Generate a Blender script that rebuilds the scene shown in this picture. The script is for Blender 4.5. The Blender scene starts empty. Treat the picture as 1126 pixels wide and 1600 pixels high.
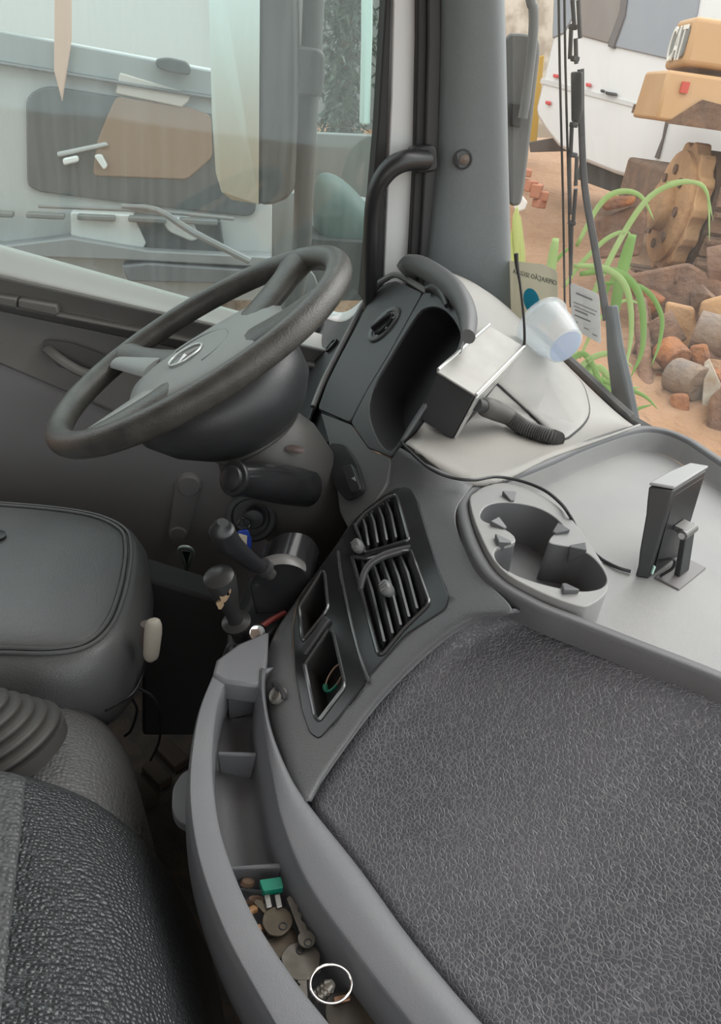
import bpy, bmesh, math, random
import numpy as np
from mathutils import Vector, Matrix
random.seed(7)
SC = bpy.context.scene
COL = SC.collection
# ------------------------------------------------------------------ camera
YAW, PITCH, ROLL, FPX, CX, CY = 75.0, 29.5, 8.0, 1175.0, 563.0, 800.0
_y, _p, _r = map(math.radians, (YAW, PITCH, ROLL))
DIR = Vector((-math.sin(_y)*math.cos(_p), math.cos(_y)*math.cos(_p), -math.sin(_p)))
_r0 = Vector((math.cos(_y), math.sin(_y), 0)); _u0 = _r0.cross(DIR)
RIGHT = _r0*math.cos(_r)+_u0*math.sin(_r)
UP = -_r0*math.sin(_r)+_u0*math.cos(_r)
cam_d = bpy.data.cameras.new('camera'); cam = bpy.data.objects.new('camera', cam_d); COL.objects.link(cam)
cam_d.sensor_fit = 'VERTICAL'; cam_d.sensor_height = 36.0; cam_d.lens = FPX/1600*36.0
cam_d.clip_start = 0.02; cam_d.clip_end = 300
M3 = Matrix((RIGHT, UP, -DIR)).transposed()
cam.matrix_world = M3.to_4x4()
SC.camera = cam
# ------------------------------------------------------------------ light and exposure
SC.view_settings.view_transform = 'Standard'; SC.view_settings.look = 'None'
SC.view_settings.gamma = 1.0; SC.view_settings.exposure = 1.18
try: SC.view_settings.use_curve_mapping = False
except Exception: pass
W = bpy.data.worlds.new('overcast'); SC.world = W; W.use_nodes = True
_nt = W.node_tree; _nt.nodes.clear()
_o = _nt.nodes.new('ShaderNodeOutputWorld'); _b = _nt.nodes.new('ShaderNodeBackground')
_tc = _nt.nodes.new('ShaderNodeTexCoord'); _sx = _nt.nodes.new('ShaderNodeSeparateXYZ')
_rp = _nt.nodes.new('ShaderNodeValToRGB')
_nt.links.new(_tc.outputs['Generated'], _sx.inputs[0]); _nt.links.new(_sx.outputs['Z'], _rp.inputs[0])
_rp.color_ramp.elements[0].position = 0.0; _rp.color_ramp.elements[0].color = (.80, .85, .86, 1)
_rp.color_ramp.elements[1].position = 1.0; _rp.color_ramp.elements[1].color = (1.0, 1.0, 1.0, 1)
_nt.links.new(_rp.outputs[0], _b.inputs[0]); _b.inputs[1].default_value = 1.05
_nt.links.new(_b.outputs[0], _o.inputs[0])
sun_d = bpy.data.lights.new('sun_behind_cloud', 'SUN'); sun_d.energy = 0.9; sun_d.angle = math.radians(50); sun_d.color = (1, .97, .93)
sun = bpy.data.objects.new('sun_behind_cloud', sun_d); COL.objects.link(sun)
sun.rotation_euler = Vector((.35, -.75, -.9)).to_track_quat('-Z', 'Y').to_euler(); sun.location = (0, 0, 6)

# ------------------------------------------------------------------ pixel to point on a real plane
def ray(px, py): return (DIR+RIGHT*((px-CX)/FPX)-UP*((py-CY)/FPX)).normalized()
def PZ(px, py, z): r = ray(px, py); return r*(z/r.z)
def PX(px, py, x): r = ray(px, py); return r*(x/r.x)
def PY(px, py, y): r = ray(px, py); return r*(y/r.y)
def PD(px, py, d): return ray(px, py)*d
def PL(px, py, P0, n): r = ray(px, py); P0 = Vector(P0); n = Vector(n); return r*(P0.dot(n)/r.dot(n))

# ------------------------------------------------------------------ materials
MATS = {}
def mat(name, col, rough=.5, metal=0., bump=None, var=None, spec=.5, coat=0., trans=0., alpha=None):
    if name in MATS: return MATS[name]
    m = bpy.data.materials.new(name); m.use_nodes = True; nt = m.node_tree; N = nt.nodes; L = nt.links
    b = N['Principled BSDF']; b.inputs['Base Color'].default_value = (*col, 1)
    b.inputs['Roughness'].default_value = rough; b.inputs['Metallic'].default_value = metal
    b.inputs['Specular IOR Level'].default_value = spec
    if coat: b.inputs['Coat Weight'].default_value = coat
    if trans: b.inputs['Transmission Weight'].default_value = trans
    tc = N.new('ShaderNodeTexCoord')
    if var:                                     # (scale, second colour, amount)
        nz = N.new('ShaderNodeTexNoise'); nz.inputs['Scale'].default_value = var[0]; nz.inputs['Detail'].default_value = 6
        cr = N.new('ShaderNodeValToRGB'); cr.color_ramp.elements[0].position = .5-var[2]/2; cr.color_ramp.elements[1].position = .5+var[2]/2
        cr.color_ramp.elements[0].color = (*col, 1); cr.color_ramp.elements[1].color = (*var[1], 1)
        L.new(tc.outputs['Object'], nz.inputs['Vector']); L.new(nz.outputs['Fac'], cr.inputs[0]); L.new(cr.outputs[0], b.inputs['Base Color'])
    if bump:                                    # (kind, scale, distance)
        bp = N.new('ShaderNodeBump'); bp.inputs['Distance'].default_value = bump[2]; bp.inputs['Strength'].default_value = 1.0
        if bump[0] == 'noise':
            t = N.new('ShaderNodeTexNoise'); t.inputs['Scale'].default_value = bump[1]; t.inputs['Detail'].default_value = 3; out = t.outputs['Fac']
        elif bump[0] == 'crack':
            t = N.new('ShaderNodeTexVoronoi'); t.feature = 'DISTANCE_TO_EDGE'; t.inputs['Scale'].default_value = bump[1]
            r = N.new('ShaderNodeMapRange'); r.inputs['From Max'].default_value = .13; L.new(t.outputs['Distance'], r.inputs['Value']); out = r.outputs[0]
        else:                                   # pebble
            t = N.new('ShaderNodeTexVoronoi'); t.feature = 'SMOOTH_F1'; t.inputs['Smoothness'].default_value = .35; t.inputs['Scale'].default_value = bump[1]; t.inputs['Randomness'].default_value = .6
            r = N.new('ShaderNodeMath'); r.operation = 'SUBTRACT'; r.inputs[0].default_value = 1; L.new(t.outputs['Distance'], r.inputs[1]); out = r.outputs[0]
        w = N.new('ShaderNodeTexNoise'); w.inputs['Scale'].default_value = bump[1]*.35
        mx = N.new('ShaderNodeMixRGB'); mx.inputs[0].default_value = .0022; L.new(tc.outputs['Object'], mx.inputs[1]); L.new(w.outputs['Color'], mx.inputs[2])
        L.new(tc.outputs['Object'], w.inputs['Vector']); L.new(mx.outputs[0], t.inputs['Vector'])
        L.new(out, bp.inputs['Height']); L.new(bp.outputs[0], b.inputs['Normal'])
    MATS[name] = m; return m
def glass(name, tint, dust, gloss=.06, streak=True, dustcol=(.75, .8, .8)):
    m = bpy.data.materials.new(name); m.use_nodes = True; nt = m.node_tree; N = nt.nodes; L = nt.links; N.clear()
    o = N.new('ShaderNodeOutputMaterial'); tr = N.new('ShaderNodeBsdfTransparent'); tr.inputs[0].default_value = (*tint, 1)
    gl = N.new('ShaderNodeBsdfGlossy'); gl.inputs['Roughness'].default_value = .03
    df = N.new('ShaderNodeBsdfDiffuse'); df.inputs[0].default_value = (*dustcol, 1)
    tl = N.new('ShaderNodeBsdfTranslucent'); tl.inputs[0].default_value = (*dustcol, 1)
    lw = N.new('ShaderNodeLayerWeight'); lw.inputs[0].default_value = .5
    pw = N.new('ShaderNodeMath'); pw.operation = 'POWER'; pw.inputs[1].default_value = 4.0; L.new(lw.outputs['Facing'], pw.inputs[0])
    fr = N.new('ShaderNodeMath'); fr.operation = 'MULTIPLY_ADD'; fr.inputs[1].default_value = .35; fr.inputs[2].default_value = gloss*.5; L.new(pw.outputs[0], fr.inputs[0])
    m0 = N.new('ShaderNodeMixShader'); m0.inputs[0].default_value = .65; L.new(df.outputs[0], m0.inputs[1]); L.new(tl.outputs[0], m0.inputs[2])
    m1 = N.new('ShaderNodeMixShader'); L.new(tr.outputs[0], m1.inputs[1]); L.new(m0.outputs[0], m1.inputs[2])
    if streak:
        tc = N.new('ShaderNodeTexCoord'); mp = N.new('ShaderNodeMapping'); mp.inputs['Scale'].default_value = (30, 60, 3.0)
        nz = N.new('ShaderNodeTexNoise'); nz.inputs['Scale'].default_value = 1.2; nz.inputs['Detail'].default_value = 4
        rg = N.new('ShaderNodeMapRange'); rg.inputs['From Min'].default_value = .35; rg.inputs['From Max'].default_value = .75
        rg.inputs['To Min'].default_value = dust*.75; rg.inputs['To Max'].default_value = dust*1.5
        L.new(tc.outputs['Object'], mp.inputs[0]); L.new(mp.outputs[0], nz.inputs['Vector']); L.new(nz.outputs['Fac'], rg.inputs['Value']); L.new(rg.outputs[0], m1.inputs[0])
    else: m1.inputs[0].default_value = dust
    m2 = N.new('ShaderNodeMixShader'); L.new(fr.outputs[0], m2.inputs[0])
    L.new(m1.outputs[0], m2.inputs[1]); L.new(gl.outputs[0], m2.inputs[2]); L.new(m2.outputs[0], o.inputs[0])
    MATS[name] = m; return m
DASH = mat('grey_dash_plastic', (.15, .15, .155), .42, bump=('noise', 900, .0004), var=(9, (.19, .185, .18), .5))
DASHTOP = mat('pale_dash_top', (.30, .295, .285), .5, bump=('noise', 1100, .0005), var=(7, (.36, .34, .31), .5))
TRAY = mat('tray_plastic', (.24, .24, .242), .36, bump=('noise', 1300, .0003), var=(8, (.30, .295, .285), .5))
TRAYRIM = mat('tray_rim_plastic', (.10, .10, .105), .4, bump=('noise', 1300, .0003))
LEATHER = mat('cracked_grain_panel', (.105, .104, .11), .37)
def grain(m, scale, dark, light, dusty, dist):
    nt = m.node_tree; N = nt.nodes; L = nt.links; b = N['Principled BSDF']; tc = N.new('ShaderNodeTexCoord')
    w = N.new('ShaderNodeTexNoise'); w.inputs['Scale'].default_value = 60; w.inputs['Detail'].default_value = 3; L.new(tc.outputs['Object'], w.inputs['Vector'])
    mx = N.new('ShaderNodeMixRGB'); mx.inputs[0].default_value = .006; L.new(tc.outputs['Object'], mx.inputs[1]); L.new(w.outputs['Color'], mx.inputs[2])
    t = N.new('ShaderNodeTexVoronoi'); t.feature = 'DISTANCE_TO_EDGE'; t.inputs['Scale'].default_value = scale; L.new(mx.outputs[0], t.inputs['Vector'])
    r = N.new('ShaderNodeMapRange'); r.inputs['From Min'].default_value = .02; r.inputs['From Max'].default_value = .16; L.new(t.outputs['Distance'], r.inputs['Value'])
    big = N.new('ShaderNodeTexNoise'); big.inputs['Scale'].default_value = 7; big.inputs['Detail'].default_value = 5; L.new(tc.outputs['Object'], big.inputs['Vector'])
    cb = N.new('ShaderNodeValToRGB'); cb.color_ramp.elements[0].position = .38; cb.color_ramp.elements[1].position = .66
    cb.color_ramp.elements[0].color = (*dark, 1); cb.color_ramp.elements[1].color = (*light, 1); L.new(big.outputs['Fac'], cb.inputs[0])
    c = N.new('ShaderNodeMixRGB'); c.inputs[1].default_value = (*dusty, 1); L.new(r.outputs[0], c.inputs[0]); L.new(cb.outputs[0], c.inputs[2]); L.new(c.outputs[0], b.inputs['Base Color'])
    bp = N.new('ShaderNodeBump'); bp.inputs['Distance'].default_value = dist; L.new(r.outputs[0], bp.inputs['Height']); L.new(bp.outputs[0], b.inputs['Normal'])
grain(LEATHER, 250, (.078, .079, .090), (.118, .115, .126), (.135, .132, .140), .0005)
SOFT = mat('smooth_soft_skin', (.115, .12, .128), .33, bump=('noise', 700, .0005), var=(9, (.14, .138, .14), .5))
PEBBLE = mat('black_pebbled_mat', (.042, .044, .047), .27, bump=('pebble', 250, .0030))
PEBBLEG = mat('grey_pebbled_mat', (.13, .13, .13), .42, bump=('pebble', 200, .0020))
BLACK = mat('black_plastic', (.018, .018, .02), .38)
BLACKS = mat('black_satin', (.03, .03, .032), .5, bump=('noise', 900, .0003))
GLOSS = mat('gloss_black_plastic', (.011, .011, .012), .18, spec=.35, var=(14, (.03, .03, .032), .5))
FACE = mat('charcoal_face_plate', (.06, .062, .066), .40, bump=('noise', 1200, .0003))
DARKIN = mat('dark_recess', (.012, .012, .013), .6)
RIM = mat('worn_wheel_leather', (.045, .043, .039), .38, bump=('noise', 420, .0007), var=(26, (.080, .076, .068), .35))
HUB = mat('grey_hub_plastic', (.27, .285, .28), .42, bump=('noise', 1200, .0003))
CHROME = mat('chrome', (.7, .7, .7), .12, 1.)
STEEL = mat('dull_steel', (.42, .42, .41), .35, .9, var=(60, (.25, .24, .23), .5))
SEATL = mat('black_seat_leather', (.105, .106, .108), .36, bump=('noise', 380, .0007))
PIPE = mat('seat_piping', (.09, .09, .092), .4)
RUBBER = mat('grey_rubber', (.075, .071, .067), .55)
DOORP = mat('door_trim_plastic', (.16, .155, .145), .5, bump=('noise', 900, .0004))
DOORL = mat('lower_door_carpet', (.25, .24, .245), .8, bump=('noise', 600, .0006))
PAINT = mat('white_paint', (.72, .73, .73), .3)
PILLAR = mat('grey_pillar_trim', (.155, .175, .18), .5, bump=('noise', 700, .0004))
SEAL = mat('black_rubber_seal', (.02, .02, .02), .6)
FLOORM = mat('dirty_floor_mat', (.035, .03, .027), .8, bump=('noise', 120, .003), var=(25, (.075, .055, .04), .4))
SHELF = mat('grey_shelf_plastic', (.15, .153, .165), .38, bump=('noise', 1000, .0003), var=(10, (.18, .18, .19), .5))
BEIGE = mat('beige_plastic', (.42, .38, .32), .5)

# ------------------------------------------------------------------ mesh helpers
WLOC = {}
def crom(P, n, closed=False):
    """Catmull-Rom through points (n samples per span)"""
    P = [Vector(p) for p in P]; m = len(P); out = []
    if m == 2 and not closed: return [P[0].lerp(P[1], k/n) for k in range(n+1)]
    for i in range(m if closed else m-1):
        if closed: a, b, c, d = P[(i-1) % m], P[i], P[(i+1) % m], P[(i+2) % m]
        else:
            b, c = P[i], P[i+1]; a = P[i-1] if i else b*2-c; d = P[i+2] if i+2 < m else c*2-b
        for k in range(n):
            t = k/n
            out.append(.5*((2*b)+(c-a)*t+(2*a-5*b+4*c-d)*t*t+(3*b-a-3*c+d)*t**3))
    if not closed: out.append(P[-1].copy())
    return out
def roundpoly(P, r, seg=4):
    out = []; m = len(P); P = [Vector(p) for p in P]
    for i in range(m):
        a, b, c = P[i-1], P[i], P[(i+1) % m]
        rr = min(r, (a-b).length*.45, (c-b).length*.45)
        s, e = b+(a-b).normalized()*rr, b+(c-b).normalized()*rr
        for k in range(seg+1):
            t = k/seg; out.append(s*(1-t)**2+b*2*t*(1-t)+e*t*t)
    return out
def frame(d):
    d = d.normalized(); h = Vector((0, 0, 1)) if abs(d.z) < .9 else Vector((1, 0, 0))
    x = d.cross(h).normalized(); return x, d.cross(x).normalized(), d
class MB:
    def __init__(s): s.v = []; s.f = []
    def add(s, v, f):
        o = len(s.v); s.v += [Vector(p) for p in v]; s.f += [tuple(i+o for i in q) for q in f]; return s
    def box(s, c, size, ax=None):
        c = Vector(c); X, Y, Z = ax if ax else (Vector((1, 0, 0)), Vector((0, 1, 0)), Vector((0, 0, 1)))
        X, Y, Z = Vector(X)*size[0]/2, Vector(Y)*size[1]/2, Vector(Z)*size[2]/2
        v = [c+X*a+Y*b+Z*d for a, b, d in ((-1,-1,-1),(1,-1,-1),(1,1,-1),(-1,1,-1),(-1,-1,1),(1,-1,1),(1,1,1),(-1,1,1))]
        return s.add(v, [(0,3,2,1),(4,5,6,7),(0,1,5,4),(1,2,6,5),(2,3,7,6),(3,0,4,7)])
    def hexa(s, b, t):                          # four bottom and four top corners
        return s.add(list(b)+list(t), [(0,3,2,1),(4,5,6,7),(0,1,5,4),(1,2,6,5),(2,3,7,6),(3,0,4,7)])
    def tube(s, P, r, seg=10, closed=False, sm=0, flat=1.0, up=None):
        if sm: 
            rr = r
            if not isinstance(r, (int, float)):
                rr = [r[i]+(r[i+1]-r[i])*k/sm for i in range(len(r)-1) for k in range(sm)]+[r[-1]]
            P = crom(P, sm, closed); r = rr
        P = [Vector(p) for p in P]; m = len(P); rings = []
        x = None
        for i in range(m):
            d = (P[(i+1) % m]-P[i-1]) if (closed or 0 < i < m-1) else (P[1]-P[0] if i == 0 else P[-1]-P[-2])
            d.normalize()
            if x is None: x = (Vector(up) if up else frame(d)[0])
            x = (x-d*x.dot(d)).normalized(); y = d.cross(x)
            q = r if isinstance(r, (int, float)) else r[i]
            rings.append([P[i]+x*q*math.cos(2*math.pi*k/seg)+y*q*flat*math.sin(2*math.pi*k/seg) for k in range(seg)])
        v = [p for g in rings for p in g]; f = []
        for i in range(m if closed else m-1):
            a, b = i*seg, ((i+1) % m)*seg
            for k in range(seg): f.append((a+k, a+(k+1) % seg, b+(k+1) % seg, b+k))
        if not closed: f += [tuple(range(seg))[::-1], tuple((m-1)*seg+k for k in range(seg))]
        return s.add(v, f)
    def lathe(s, prof, o, ax, seg=32, x=None, ex=1.0, ey=1.0):   # prof [(r,h)]
        o = Vector(o); X, Y, Z = frame(Vector(ax))
        if x: X = Vector(x).normalized(); Y = Z.cross(X)
        v = []; f = []
        for r, h in prof: v += [o+Z*h+X*r*ex*math.cos(2*math.pi*k/seg)+Y*r*ey*math.sin(2*math.pi*k/seg) for k in range(seg)]
        for i in range(len(prof)-1):
            for k in range(seg): f.append((i*seg+k, i*seg+(k+1) % seg, (i+1)*seg+(k+1) % seg, (i+1)*seg+k))
        f += [tuple(range(seg))[::-1], tuple((len(prof)-1)*seg+k for k in range(seg))]
        return s.add(v, f)
    def prism(s, poly, vec):
        P = [Vector(p) for p in poly]; vec = Vector(vec); m = len(P)
        return s.add(P+[p+vec for p in P], [tuple(range(m))[::-1], tuple(range(m, 2*m))]+[(k, (k+1) % m, m+(k+1) % m, m+k) for k in range(m)])
    def rings(s, R, closed=True, cap=True):
        n = len(R[0]); v = [p for g in R for p in g]; f = []
        for i in range(len(R)-1):
            for k in range(n if closed else n-1): f.append((i*n+k, i*n+(k+1) % n, (i+1)*n+(k+1) % n, (i+1)*n+k))
        if cap: f += [tuple(range(n))[::-1], tuple((len(R)-1)*n+k for k in range(n))]
        return s.add(v, f)
    def build(s, name, m, parent=None, smooth=True, bevel=0, solid=0, sub=0, ang=40, seg=2):
        lo = [min(p[i] for p in s.v) for i in range(3)]; hi = [max(p[i] for p in s.v) for i in range(3)]
        c = Vector(((lo[0]+hi[0])/2, (lo[1]+hi[1])/2, lo[2]))
        me = bpy.data.meshes.new(name); me.from_pydata([p-c for p in s.v], [], s.f); me.update()
        bm = bmesh.new(); bm.from_mesh(me); bmesh.ops.recalc_face_normals(bm, faces=bm.faces); bm.to_mesh(me); bm.free()
        me.materials.append(m)
        if smooth:
            me.shade_smooth()
            if not sub:
                try: me.set_sharp_from_angle(angle=math.radians(ang))
                except Exception: pass
        o = bpy.data.objects.new(name, me); COL.objects.link(o); o.location = c; WLOC[o] = c
        if parent: o.parent = parent; o.location = c-WLOC[parent]
        if solid:
            q = o.modifiers.new('thickness', 'SOLIDIFY'); q.thickness = solid; q.offset = -1
        if sub:
            q = o.modifiers.new('smooth', 'SUBSURF'); q.levels = sub; q.render_levels = sub
        if bevel:
            q = o.modifiers.new('bevel', 'BEVEL'); q.width = bevel; q.segments = seg; q.limit_method = 'ANGLE'; q.angle_limit = math.radians(35)
        return o
def gridpts(rows, nu=8, nv=8):
    R = [crom(r, nu) for r in rows]
    cols = [crom([r[j] for r in R], nv) for j in range(len(R[0]))]
    return [[cols[j][i] for j in range(len(cols))] for i in range(len(cols[0]))]
def grid(name, rows, m, parent=None, nu=8, nv=8, solid=0, cut=None, flip=False):
    G = gridpts(rows, nu, nv); b = MB(); H, Wd = len(G), len(G[0]); f = []
    for i in range(H-1):
        for j in range(Wd-1):
            q = (i*Wd+j, i*Wd+j+1, (i+1)*Wd+j+1, (i+1)*Wd+j)
            if cut and cut((G[i][j]+G[i+1][j+1])/2): continue
            f.append(q)
    b.add([p for r in G for p in r], f); return b.build(name, m, parent, solid=solid, ang=60)
def toplane(P0, n, up=None):
    """plane frame: origin, u, v, n"""
    n = Vector(n).normalized(); P0 = Vector(P0); u = (Vector(up) - n*Vector(up).dot(n)).normalized() if up else frame(n)[0]
    return P0, u, n.cross(u), n
def plate(name, F, outline, holes, thick, m, parent=None, bevel=.001, off=0.):
    """flat plate with holes: 3D points lying on plane F, extruded along its normal"""
    P0, u, v, n = F
    cu = bpy.data.curves.new('tmp', 'CURVE'); cu.dimensions = '2D'; cu.fill_mode = 'BOTH'; cu.extrude = thick/2-bevel; cu.bevel_depth = bevel; cu.bevel_resolution = 1; cu.offset = -bevel
    for poly in [outline]+list(holes):
        sp = cu.splines.new('POLY'); sp.points.add(len(poly)-1); sp.use_cyclic_u = True
        for k, p in enumerate(poly):
            q = Vector(p)-P0; sp.points[k].co = (q.dot(u), q.dot(v), 0, 1)
    o = bpy.data.objects.new('tmp', cu); COL.objects.link(o)
    dg = bpy.context.evaluated_depsgraph_get(); dg.update(); me0 = o.evaluated_get(dg).to_mesh()
    vs = [P0+u*p.co.x+v*p.co.y+n*(p.co.z+off) for p in me0.vertices]; fs = [tuple(f.vertices) for f in me0.polygons]
    o.evaluated_get(dg).to_mesh_clear(); bpy.data.objects.remove(o); bpy.data.curves.remove(cu)
    b = MB(); b.add(vs, fs); return b.build(name, m, parent, ang=30)
def text(name, body, size, o, u, v, m, parent=None, depth=.0004, align='CENTER', su=1.0, fit=None):
    """flat lettering: o = centre point, u = reading direction, v = up"""
    cu = bpy.data.curves.new('tmp', 'FONT'); cu.body = body; cu.size = size; cu.extrude = depth; cu.align_x = align; cu.align_y = 'CENTER'
    t = bpy.data.objects.new('tmp', cu); COL.objects.link(t)
    dg = bpy.context.evaluated_depsgraph_get(); dg.update(); me0 = t.evaluated_get(dg).to_mesh()
    u = Vector(u).normalized(); v = Vector(v); v = (v-u*v.dot(u)).normalized(); n = u.cross(v); o = Vector(o)
    if fit: su = fit/(max(p.co.x for p in me0.vertices)-min(p.co.x for p in me0.vertices))
    b = MB(); b.add([o+u*p.co.x*su+v*p.co.y+n*p.co.z for p in me0.vertices], [tuple(f.vertices) for f in me0.polygons])
    t.evaluated_get(dg).to_mesh_clear(); bpy.data.objects.remove(t); bpy.data.curves.remove(cu)
    return b.build(name, m, parent, smooth=False)
def tag(o, label, cat, group=None, kind=None):
    o['label'] = label; o['category'] = cat
    if group: o['group'] = group
    if kind: o['kind'] = kind
    return o
def thing(name, label, cat, loc, group=None, kind=None):
    o = bpy.data.objects.new(name, None); COL.objects.link(o); o.location = Vector(loc); o.empty_display_size = .02; WLOC[o] = Vector(loc)
    return tag(o, label, cat, group, kind)
V = Vector
# ================================================================== CAB SHELL
def strip(name, px, X, thick, m, parent=None, bevel=.003):
    b = MB(); b.prism([PX(x, y, X) for x, y in px], (-thick, 0, 0)); return b.build(name, m, parent, bevel=bevel)
fl = MB().box((-.25, -.15, -1.22), (2.6, 1.8, .04)).build('floor', FLOORM); tag(fl, 'dark dirty rubber cab floor below the seat', 'floor', kind='structure')
ce = MB().box((-.2, -.25, .62), (2.6, 1.6, .05)).build('ceiling', mat('pale_headlining', (.52, .53, .54), .8)); tag(ce, 'grey cab roof lining above the windows', 'ceiling', kind='structure')
bw = MB().box((-.25, -1.08, -.3), (2.6, .04, 1.86)).build('wall_back', mat('pale_headlining', (0, 0, 0))); tag(bw, 'grey rear wall of the cab behind the seats', 'wall', kind='structure')
fw = MB().box((-.25, .74, -.85), (2.6, .04, .7)).build('wall_front', BLACKS); tag(fw, 'black bulkhead below the windscreen and dashboard', 'wall', kind='structure')
# driver door
door = thing('door_1', 'driver door with grey trim panel below the dusty side window', 'door', (-1.5, -.1, -1.2), kind='structure')
xs = [-260, -60, 100, 250, 400, 560]
def drow(a, k, X): return [PX(x, a+k*x, X) for x in xs]
grid('door_ledge', [drow(382, .279, -1.545), drow(392, .279, -1.52), drow(410, .262, -1.49), drow(426, .235, -1.465), drow(432, .228, -1.462)], mat('pale_door_ledge', (.34, .33, .31), .45), door, 6, 4, .006)
grid('upper_trim', [drow(430, .228, -1.463), drow(446, .215, -1.470), drow(462, .205, -1.475), drow(470, .20, -1.474)], DOORP, door, 6, 4, .006)
grid('arm_ledge', [drow(466, .20, -1.476), drow(470, .198, -1.455), drow(476, .198, -1.445), drow(481, .20, -1.455), drow(486, .21, -1.472)], DOORP, door, 6, 4, .006)
grid('middle_trim', [drow(484, .21, -1.474), drow(515, .235, -1.470), drow(550, .30, -1.450), drow(566, .45, -1.436)], DOORP, door, 6, 5, .006)
grid('lower_panel', [drow(562, .45, -1.445), drow(600, .42, -1.44), drow(760, .25, -1.44), drow(900, .15, -1.45), drow(1150, 0, -1.46)], DOORL, door, 6, 4, .006)
strip('ledge_block', [(28, 468), (88, 478), (92, 490), (86, 494), (28, 481)], -1.44, .03, DOORP, door)
strip('ledge_end', [(-40, 457), (26, 467), (26, 482), (-40, 470)], -1.442, .03, DOORP, door)
b = MB(); hp = [PX(x, y, -1.455) for x, y in ((72, 540), (100, 548), (135, 562), (165, 585), (150, 590), (115, 575), (82, 556))]
b.tube(crom([PX(74, 545, -1.45), PX(95, 562, -1.43), PX(125, 580, -1.425), PX(165, 592, -1.44)], 5), .012, 10, flat=.6); b.build('door_handle', DOORP, door)
b = MB(); b.prism(roundpoly([PX(x, y, -1.452) for x, y in ((60, 530), (110, 535), (175, 560), (185, 590), (140, 598), (90, 575))], .02), (-.004, 0, 0)); b.build('handle_recess', mat('recess_grey', (.10, .097, .092), .5), door)
b = MB()                                         # capped winder boss on the lower door panel
c1, c2 = PX(295, 757, -1.43), PX(278, 832, -1.43)
b.tube([c1, c2], [.028, .021], 20, flat=.3, up=(0, 1, 0)); b.build('winder_bar', DOORL, door, bevel=.002)
for c, r in ((c1, .025), (c2, .019)):
    MB().lathe([(r, -.01), (r, .006), (r*.86, .011), (0.001, .012)], c, (1, 0, 0), 24).build('boss_cap', DOORL, door)
# door frame, seals and pillar
strip('front_seal', [(604, -330), (622, -330), (611, 0), (597, 470), (566, 470), (590, 200), (602, 0)], -1.485, .05, SEAL, door)
strip('painted_frame', [(622, -330), (652, -330), (652, 0), (650, 200), (640, 500), (596, 500), (611, 150), (614, 0)], -1.495, .05, PAINT, door)
pil = thing('trim_1', 'grey front pillar trim between the side window and the windscreen', 'pillar', (-1.42, .5, -.4), kind='structure')
strip('rubber_edge', [(652, -330), (668, -330), (668, 60), (664, 300), (650, 480), (636, 480), (648, 250), (652, 60)], -1.475, .05, SEAL, pil)
strip('rubber_bead', [(669, -330), (688, -330), (690, 60), (684, 300), (666, 480), (652, 480), (664, 250), (669, 60)], -1.465, .05, mat('charcoal_rubber', (.045, .045, .047), .6), pil)
prow = []
for y, l, r in ((-330, 684, 772), (-100, 686, 783), (60, 687, 789), (250, 681, 793), (400, 666, 797), (500, 655, 800)):
    prow.append([PX(l-3, y, -1.475), PX(l+12, y, -1.448), PX(l*.6+r*.4, y, -1.43), PX(l*.2+r*.8, y, -1.425), PX(r-3, y, -1.435), PX(r+1, y, -1.46), PX(r-1, y, -1.50)])
grid('pillar_cover', prow, PILLAR, pil, 5, 6, .006)
pc = PX(723, 249, -1.428); nx = V((1, -.25, 0)).normalized()
MB().lathe([(.017, -.006), (.017, .001), (.0145, .0015), (.0145, -.004), (.001, -.004)], pc, nx, 24).build('screw_recess', BLACKS, pil)
MB().lathe([(.0095, -.003), (.009, .0), (.001, .0015)], pc+V((0, .003, 0)), nx, 16).build('screw_head', mat('bronze_screw', (.16, .13, .11), .4, .6), pil)
gh = thing('grab_handle', 'black curved grab handle bolted to the front pillar', 'handle', PX(575, 420, -1.4))
b = MB(); b.tube([PX(578, 520, -1.43), PX(578, 440, -1.42), PX(580, 350, -1.41), PX(587, 300, -1.40), PX(605, 268, -1.395), PX(630, 252, -1.40), PX(664, 250, -1.43)], [.013, .014, .0145, .015, .0165, .018, .017], 14, sm=6, flat=1.15); b.build('grip', BLACK, gh)
b = MB(); b.prism(roundpoly([PX(640, 231, -1.43), PX(682, 226, -1.43), PX(685, 268, -1.43), PX(645, 272, -1.43)], .012), (-.03, 0, 0)); b.build('mounting_foot', BLACK, gh, bevel=.004)
# side glass
SIDEG = glass('dusty_side_glass', (.87, .94, .925), .05)
g = MB().prism([PX(-300, -330, -1.53), PX(608, -330, -1.53), PX(603, 0, -1.53), PX(575, 480, -1.53), PX(440, 515, -1.53), PX(-300, 310, -1.53)], (-.004, 0, 0)).build('window_1', SIDEG, smooth=False)
tag(g, 'dusty greenish driver side window pane', 'window', kind='structure')
# windscreen
wsb = [PX(797, 484, -1.43), PY(830, 517, .665), PY(880, 560, .70), PY(930, 608, .72), PY(965, 640, .74), PY(992, 660, .75), V((-.75, .785, -.425)), V((-.4, .81, -.42)), V((0, .82, -.42)), V((.6, .78, -.42)), V((1.0, .6, -.40))]
WIND = glass('clear_windscreen', (.97, .985, .975), .035, streak=True, dustcol=(.85, .82, .76))
rows = []
for t in (0, .25, .5, .75, 1): rows.append([V((p.x*(1-.05*t), p.y+.012-(.27*t), p.z-.02+1.0*t)) for p in wsb])
w = grid('window_2', rows, WIND, None, 3, 2); tag(w, 'clear curved windscreen glass', 'window', kind='structure')
b = MB(); b.tube([p+V((0, .022, -.012)) for p in wsb], .012, 8, sm=4); o = b.build('trim_2', SEAL); tag(o, 'black rubber seal along the foot of the windscreen', 'seal', kind='structure')
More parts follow.
